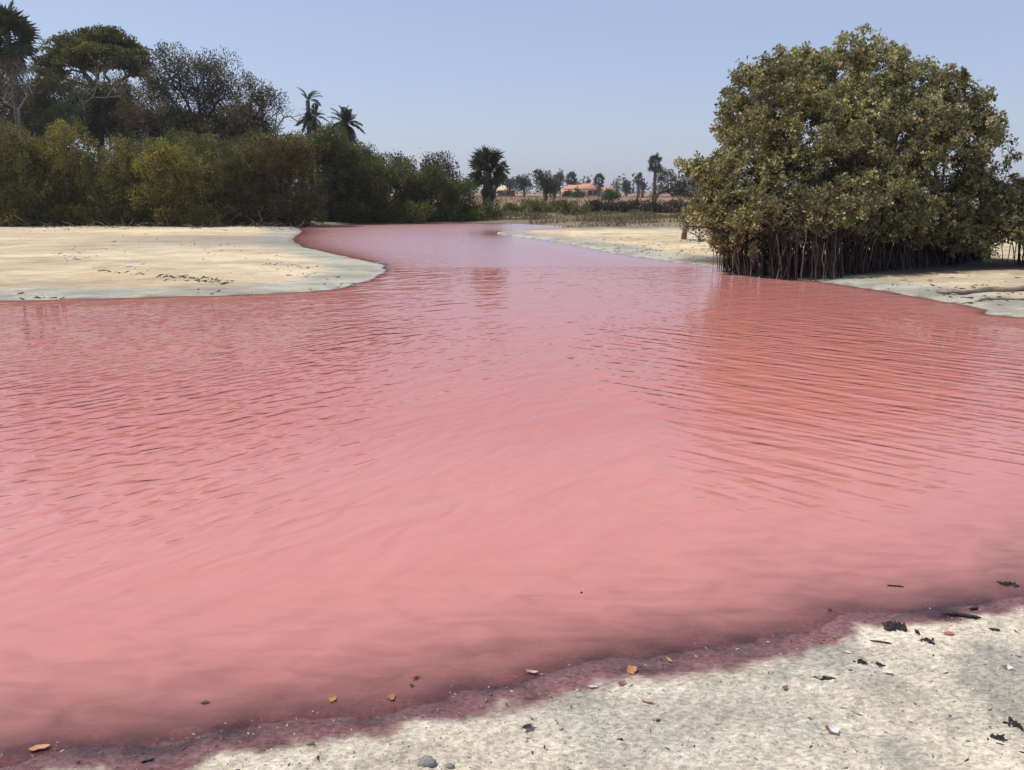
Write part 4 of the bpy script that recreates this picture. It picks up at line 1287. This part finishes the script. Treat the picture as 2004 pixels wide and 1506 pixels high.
# driftwood branches on the right bank
for lab, pts, r in (('long weathered branch lying on the right sand bank', [(1838, 553), (1880, 556), (1930, 552), (1990, 553), (2060, 548)], .045),
                    ('thin weathered stick on the right bank below the long branch', [(1850, 569), (1900, 567), (1950, 564), (2030, 568)], .02)):
    W_ = [gp(x, y, .2) for x, y in pts]
    W_ = [np.array([w_[0], w_[1], hz(w_[0], w_[1]) + r * .6]) for w_ in W_]
    b = W_[0].copy(); mb = MB()
    P = np.array(W_) - b; s = np.linspace(0, 1, 12); t0 = np.linspace(0, 1, len(P))
    P = np.stack([np.interp(s, t0, P[:, i]) for i in range(3)], 1) + rng.normal(0, .012, (12, 3))
    tube(mb, P, r * (.55 + .6 * s) * rng.uniform(.85, 1.15, 12), 7)
    tag(mb.build('driftwood_branch', 'drift', None, True, b), lab, 'driftwood')


# ------------------------------------------------------------------ fallen leaves, sticks and bits on the near bank
def fallen_leaf(label, px, py, len_px, wid_px, ang, col, col2=None, curl=.25, fold=.25, lift=.004, tilt=0.0, name='fallen_leaf', wav=.05, half=None):
    c = gp(px, py, .02); z = max(hz(c[0], c[1]), 0.0)
    c = gp(px, py, z); dist = math.hypot(c[1], CAM_H)
    L = len_px / FPX * dist * .76; W = wid_px / FPX * dist * 1.05; fold *= .6; curl *= .6
    nu, nv = 11, 7
    V = []; C = []
    for i in range(nu):
        u = i / (nu - 1)
        w = W / 2 * (math.sin(math.pi * u ** .85) ** .75 if 0 < u < 1 else .02)
        for j in range(nv):
            v = j / (nv - 1) * 2 - 1
            x = (u - .5) * L; y = v * w * (1 + .22 * math.sin(u * 11 + 2.3 * v + len_px)) + .06 * L * math.sin(u * 3 + wid_px)
            zz = fold * abs(v) ** 1.5 * w * (1 + .6 * math.sin(u * 7 + len_px)) + curl * L * (u - .5) ** 2 * 1.6 + wav * W * math.sin(u * 9 + v * 3) * abs(v)
            V.append([x, y, zz])
            f = (u if half is None else (1.0 if u > half else 0.0))
            cc = np.array(col) * (1 - f) + np.array(col2 if col2 is not None else col) * f
            cc = cc * .82 + cc.mean() * .10
            C.append(cc * (1 + .12 * math.sin(u * 23 + v * 7)) * (1.15 if abs(v) < .2 else 1))
    q = []
    for i in range(nu - 1):
        for j in range(nv - 1):
            a_ = i * nv + j; q.append([a_, a_ + 1, a_ + nv + 1, a_ + nv])
    V = np.array(V)
    mb = MB(); mb.add(V, q, C=np.array(C))
    tube(mb, [V[nv // 2], V[nv // 2] + [-L * .12, 0, .002], V[nv // 2] + [-L * .22, L * .03, .004]], L * .012, 4, np.array(col) * .6)
    o = mb.build(name, 'dead_leaf', None, True)
    o.matrix_world = Matrix.Translation(Vector((c[0], c[1], z + lift))) @ Matrix.Rotation(ang, 4, 'Z') @ Matrix.Rotation(tilt, 4, 'X')
    return tag(o, label, 'leaf', 'fallen leaves on the near bank')


FL = fallen_leaf
FL('pale orange leaf floating at the lower left corner', 78, 1466, 46, 14, R(28), (0.62, 0.28, 0.10), (0.70, 0.36, 0.15), lift=.006)
FL('small yellow leaf at the waterline, left of the brown one', 652, 1370, 22, 12, R(55), (0.62, 0.34, 0.08), (0.5, 0.25, 0.06), lift=.006, tilt=.3)
FL('brown-orange leaf at the waterline, right of the small yellow one', 766, 1366, 26, 14, R(-50), (0.38, 0.15, 0.05), (0.45, 0.2, 0.08), lift=.004)
FL('narrow red curled leaf with a whitish tip in the mauve band', 1040, 1318, 34, 8, R(-6), (0.42, 0.16, 0.08), (0.7, 0.6, 0.5), curl=.5, lift=.008)
FL('orange leaf where the mauve band meets the pale mud', 1236, 1314, 32, 17, R(30), (0.60, 0.25, 0.09), (0.68, 0.33, 0.10), lift=.008, tilt=.35)
FL('bright yellow leaf lying on the mauve mud', 1309, 1294, 13, 13, R(70), (0.75, 0.46, 0.11), (0.72, 0.42, 0.10), lift=.008, tilt=.5)
FL('dark red leaf just below the orange one', 1216, 1338, 26, 9, R(42), (0.25, 0.09, 0.07), (0.3, 0.14, 0.1), curl=.5)
FL('pale beige curled leaf below the dark red one', 1265, 1372, 36, 9, R(-28), (0.60, 0.46, 0.33), (0.50, 0.30, 0.2), curl=.4)
FL('dark brown narrow leaf with a pinkish end, lower middle of the mud', 1034, 1427, 34, 11, R(16), (0.045, 0.028, 0.022), (0.50, 0.28, 0.22), curl=.4, half=.72, lift=.01)
FL('small dull red leaf alone on the pale mud, right of centre', 1536, 1348, 20, 9, R(48), (0.26, 0.10, 0.08), (0.3, 0.13, 0.1), curl=.5, lift=.006)
FL('curled leaf, half brown and half bleached white, near the lower right', 1629, 1434, 36, 20, R(22), (0.30, 0.12, 0.07), (0.82, 0.80, 0.76), half=.38, curl=.55, fold=.5, lift=.010, tilt=.25)
FL('red-orange leaf near the right edge below the dark stick', 1857, 1241, 30, 9, R(6), (0.52, 0.16, 0.10), (0.58, 0.20, 0.12), lift=.006)
FL('bleached white leaf below the black bark scraps', 1736, 1317, 26, 10, R(-24), (0.80, 0.78, 0.70), (0.75, 0.72, 0.64), curl=.4, lift=.006)
FL('small bleached white leaf right of the wet bay of mud', 1660, 1278, 18, 7, R(-8), (0.74, 0.70, 0.64), curl=.4)
FL('white and grey curled scrap at the right edge', 1972, 1309, 24, 11, R(-20), (0.2, 0.18, 0.16), (0.78, 0.76, 0.74), half=.45, curl=.6, lift=.006, tilt=.3)
FL('pale whitish flake of leaf just right of the dark red leaf', 1160, 1345, 26, 8, R(10), (0.62, 0.56, 0.48), curl=.3)
FL('dark leaf poking out of the shallows at right', 1622, 1194, 15, 8, R(120), (0.045, 0.04, 0.05), curl=.8, lift=.006, tilt=.6)
FL('black curled leaf in the shallows above the brown-orange leaf', 815, 1328, 24, 6, R(32), (0.06, 0.035, 0.045), curl=.7, lift=.004)
FL('small black leaf just below the black curled one', 806, 1343, 12, 6, R(20), (0.05, 0.03, 0.035), curl=.8, lift=.004)
FL('dark drowned leaf in the shallows at lower left', 402, 1376, 24, 7, R(15), (0.10, 0.05, 0.055), curl=.1, lift=.003)


def stick(label, pts_px, r_px, mat='wet_wood', name='stick', lift=.0, cat='stick', group='sticks and bark on the near bank', kk=6):
    P = []
    for x, y in pts_px:
        c = gp(x, y, .02); z = max(hz(c[0], c[1]), .0); c = gp(x, y, z); P.append([c[0], c[1], z])
    P = np.array(P); d = math.hypot(P[0, 1], CAM_H); r = r_px / FPX * d
    P[:, 2] = P[:, 2].max() * .5 + P[:, 2] * .5 + r * .8 + lift
    b = P[0].copy(); P = P - b
    n = 9; s = np.linspace(0, 1, n); t0 = np.linspace(0, 1, len(P))
    Q = np.stack([np.interp(s, t0, P[:, i]) for i in range(3)], 1) + rng.normal(0, r * .25, (n, 3))
    mb = MB(); tube(mb, Q, r * np.clip(np.sin(s * math.pi) ** .4 + .25, .3, 1.1) * rng.uniform(.8, 1.15, n), kk)
    return tag(mb.build(name, mat, None, False, b), label, cat, group)


stick('long dark stick at the waterline near the right edge', [(1838, 1203), (1875, 1205), (1920, 1211)], 3)
stick('short black stick just above the long dark stick', [(1896, 1193), (1914, 1191)], 2.5)
stick('thin brown stick on the mud below the bleached white leaf', [(1643, 1386), (1665, 1392), (1687, 1401)], 1.5, 'drift')
stick('thin dark twig lying left of the red-orange leaf', [(1700, 1255), (1722, 1257), (1745, 1260)], 1.3)
stick('thin dark twig right of the red-orange leaf', [(1935, 1232), (1958, 1235)], 2.2)
stick('black twig on the mud edge at lower left', [(275, 1493), (302, 1486)], 1.8)
stick('faint dark twig afloat in the shallows at right', [(1735, 1146), (1768, 1148)], 1.6)


def bark(label, px, py, w, h, n, name='bark_piece'):
    c = gp(px, py, .02); z = max(hz(c[0], c[1]), 0); c = gp(px, py, z); d = math.hypot(c[1], CAM_H); s = d / FPX * .8
    mb = MB()
    for i in range(n * 5):
        x, y = rng.normal(0, .2, 2) * [w * s, h * s * 1.8]; y -= .25 * x
        a = rng.normal(-.3, .55); L_ = w * s * rng.uniform(.14, .45); t = h * s * rng.uniform(.12, .35)
        zz = max(float(H(c[0] + x, c[1] + y)[0]), 0) - z + t * .12
        k = 7; an = np.arange(k) * 2 * math.pi / k; rr = rng.uniform(.45, 1.1, k)
        u = np.cos(an) * rr * L_ * .5; v = np.sin(an) * rr * t * 1.2
        X = u * math.cos(a) - v * math.sin(a); Y_ = u * math.sin(a) + v * math.cos(a)
        tz = u * rng.normal(0, .25) + v * rng.normal(0, .5) + rng.normal(0, t * .06, k)
        V = np.concatenate([np.stack([X * .85, Y_ * .85, tz + t * .35], 1), np.stack([X, Y_, tz - t * .15], 1)]) + [x, y, zz]
        Q = [[q + k, (q + 1) % k + k, (q + 1) % k, q] for q in range(k)]
        mb.add(V, Q, [[0, q, q + 1] for q in range(1, k - 1)])
    return tag(mb.build(name, 'wet_wood', None, False, (c[0], c[1], z)), label, 'bark', 'sticks and bark on the near bank')


bark('largest clump of black bark debris at the waterline on the right', 1758, 1228, 58, 26, 11)
bark('black bark scrap above the bleached white leaf', 1722, 1298, 34, 9, 4)
bark('black bark scraps left of the bleached white leaf', 1688, 1296, 36, 12, 5)
bark('dark bark strip left of the black scraps, on the pale mud', 1612, 1328, 44, 10, 4)
bark('grey bark crumbs right of the largest bark clump', 1815, 1254, 32, 14, 6)
bark('dark bark at the right edge, lower corner', 1988, 1424, 40, 20, 6)
bark('faint dark bark bits left of the lower right corner', 1958, 1444, 38, 20, 5)
bark('small dark bark crumb in the middle of the mud', 1286, 1410, 20, 9, 3)
bark('tiny dark crumb lower right of the thin brown stick', 1792, 1377, 11, 5, 2)
bark('dark wet debris afloat at the right edge shallows', 1975, 1143, 44, 12, 10)


def stone(label, px, py, w, h, mat='stone'):
    c = gp(px, py, .02); z = hz(c[0], c[1]); c = gp(px, py, z); s = math.hypot(c[1], CAM_H) / FPX
    nu, nv = 10, 7
    V = []
    for j in range(nv):
        t = math.pi * j / (nv - 1)
        for i in range(nu):
            a = 2 * math.pi * i / nu
            k = 1 + .22 * math.sin(3 * a + j) + rng.normal(0, .06)
            V.append([w * s / 2 * math.cos(a) * math.sin(t) * k, w * s / 2.4 * math.sin(a) * math.sin(t) * k, h * s * .5 * math.cos(t)])
    q = [[j * nu + i, (j + 1) * nu + i, (j + 1) * nu + (i + 1) % nu, j * nu + (i + 1) % nu] for j in range(nv - 1) for i in range(nu)]
    mb = MB(); mb.add(V, q)
    return tag(mb.build('stone', mat, None, True, (c[0], c[1], z + h * s * .15)), label, 'stone', 'clods on the near bank')


stone('grey mud clod at the bottom edge, left of centre', 836, 1494, 34, 18)
stone('small pale clod above the lower left mud edge', 607, 1455, 14, 8, 'drift')
stone('small dark clod at the bottom edge right of the grey one', 880, 1500, 16, 10)
# white shell on the left spit
c = gp(252, 522, .2); c = gp(252, 522, hz(c[0], c[1]))
mb = MB(); t = np.linspace(-1, 1, 7); tube(mb, np.stack([t * .075, 0 * t, .012 + .01 * (1 - t * t)], 1), .022 * np.sqrt(1.05 - t * t), 8)
tag(mb.build('shell', 'shell', None, True, c), 'white shell-like scrap lying on the left sand spit', 'shell')
# floating speck
c = gp(1138, 1160, 0)
mb = MB(); tube(mb, [(-.005, 0, .001), (0, 0, .004), (.005, .001, .001)], [.001, .0035, .001], 6)
tag(mb.build('floating_seed', 'wet_wood', None, True, c), 'tiny dark seed floating alone on the pink water', 'seed')


# ------------------------------------------------------------------ birds in flight
def bird(label, px, py, Y, span, az):
    c = at(px, py, Y)
    root = thing('bird', label, 'bird', c)
    mb = MB(); t = np.linspace(0, 1, 9)
    tube(mb, np.stack([(t - .45) * span * .5, 0 * t, 0.02 * np.sin(t * 6)], 1), span * .055 * np.sin(np.clip(t * 3.05 + .05, 0, math.pi)) ** .7 + .002, 8)
    body = mb.build('body', 'feather', root, True)
    for sg in (-1, 1):
        mb = MB()
        s = np.linspace(0, 1, 7)
        ch = span * .15 * (1 - s ** 2) + .004
        y = sg * s * span * .5; z = span * (.10 * np.sin(s * 2.2)); x = -.08 * span * s ** 1.5 + .02
        V = np.concatenate([np.stack([x + ch * .5, y, z], 1), np.stack([x - ch * .5, y, z - .004], 1), np.stack([x, y, z + ch * .08], 1)])
        q = [[i, i + 1, i + 15, i + 14] for i in range(6)] + [[i + 14, i + 15, i + 8, i + 7] for i in range(6)] + [[i + 7, i + 8, i + 1, i] for i in range(6)]
        mb.add(V, q); mb.build('wing', 'feather', root, True)
    mb = MB(); mb.add([[-.2 * span, 0, 0], [-.34 * span, .06 * span, 0], [-.36 * span, 0, .006], [-.34 * span, -.06 * span, 0]], [[0, 1, 2, 3]]); mb.build('tail', 'feather', root)
    root.rotation_euler = (R(18), R(-12), az)
    return root


bird('white bird gliding over the far trees, left of the lone fan palm', 821, 288, 70, .75, R(15))
bird('tiny white bird by the top of the sparse brown tree', 569, 169, 60, .22, R(60))

# ------------------------------------------------------------------ dry haze in the air
def build_haze():
    mb = MB(); box(mb, (0, 240, 9), (1500, 640, 20.5))
    o = mb.build('haze', None, None, kind='stuff')
    m, n, l = new_mat('haze')
    v = N(n, 'ShaderNodeVolumePrincipled'); v.inputs['Color'].default_value = (0.86, 0.90, 1.0, 1)
    v.inputs['Density'].default_value = 0.00035; v.inputs['Anisotropy'].default_value = 0.2
    out = N(n, 'ShaderNodeOutputMaterial'); l.new(v.outputs[0], out.inputs['Volume'])
    o.data.materials.append(m)
    o['label'] = 'thin dry haze over the lagoon'; o['category'] = 'haze'


build_haze()

tot = sum(len(o.data.polygons) for o in bpy.data.objects if o.type == 'MESH')
print('polys', tot)
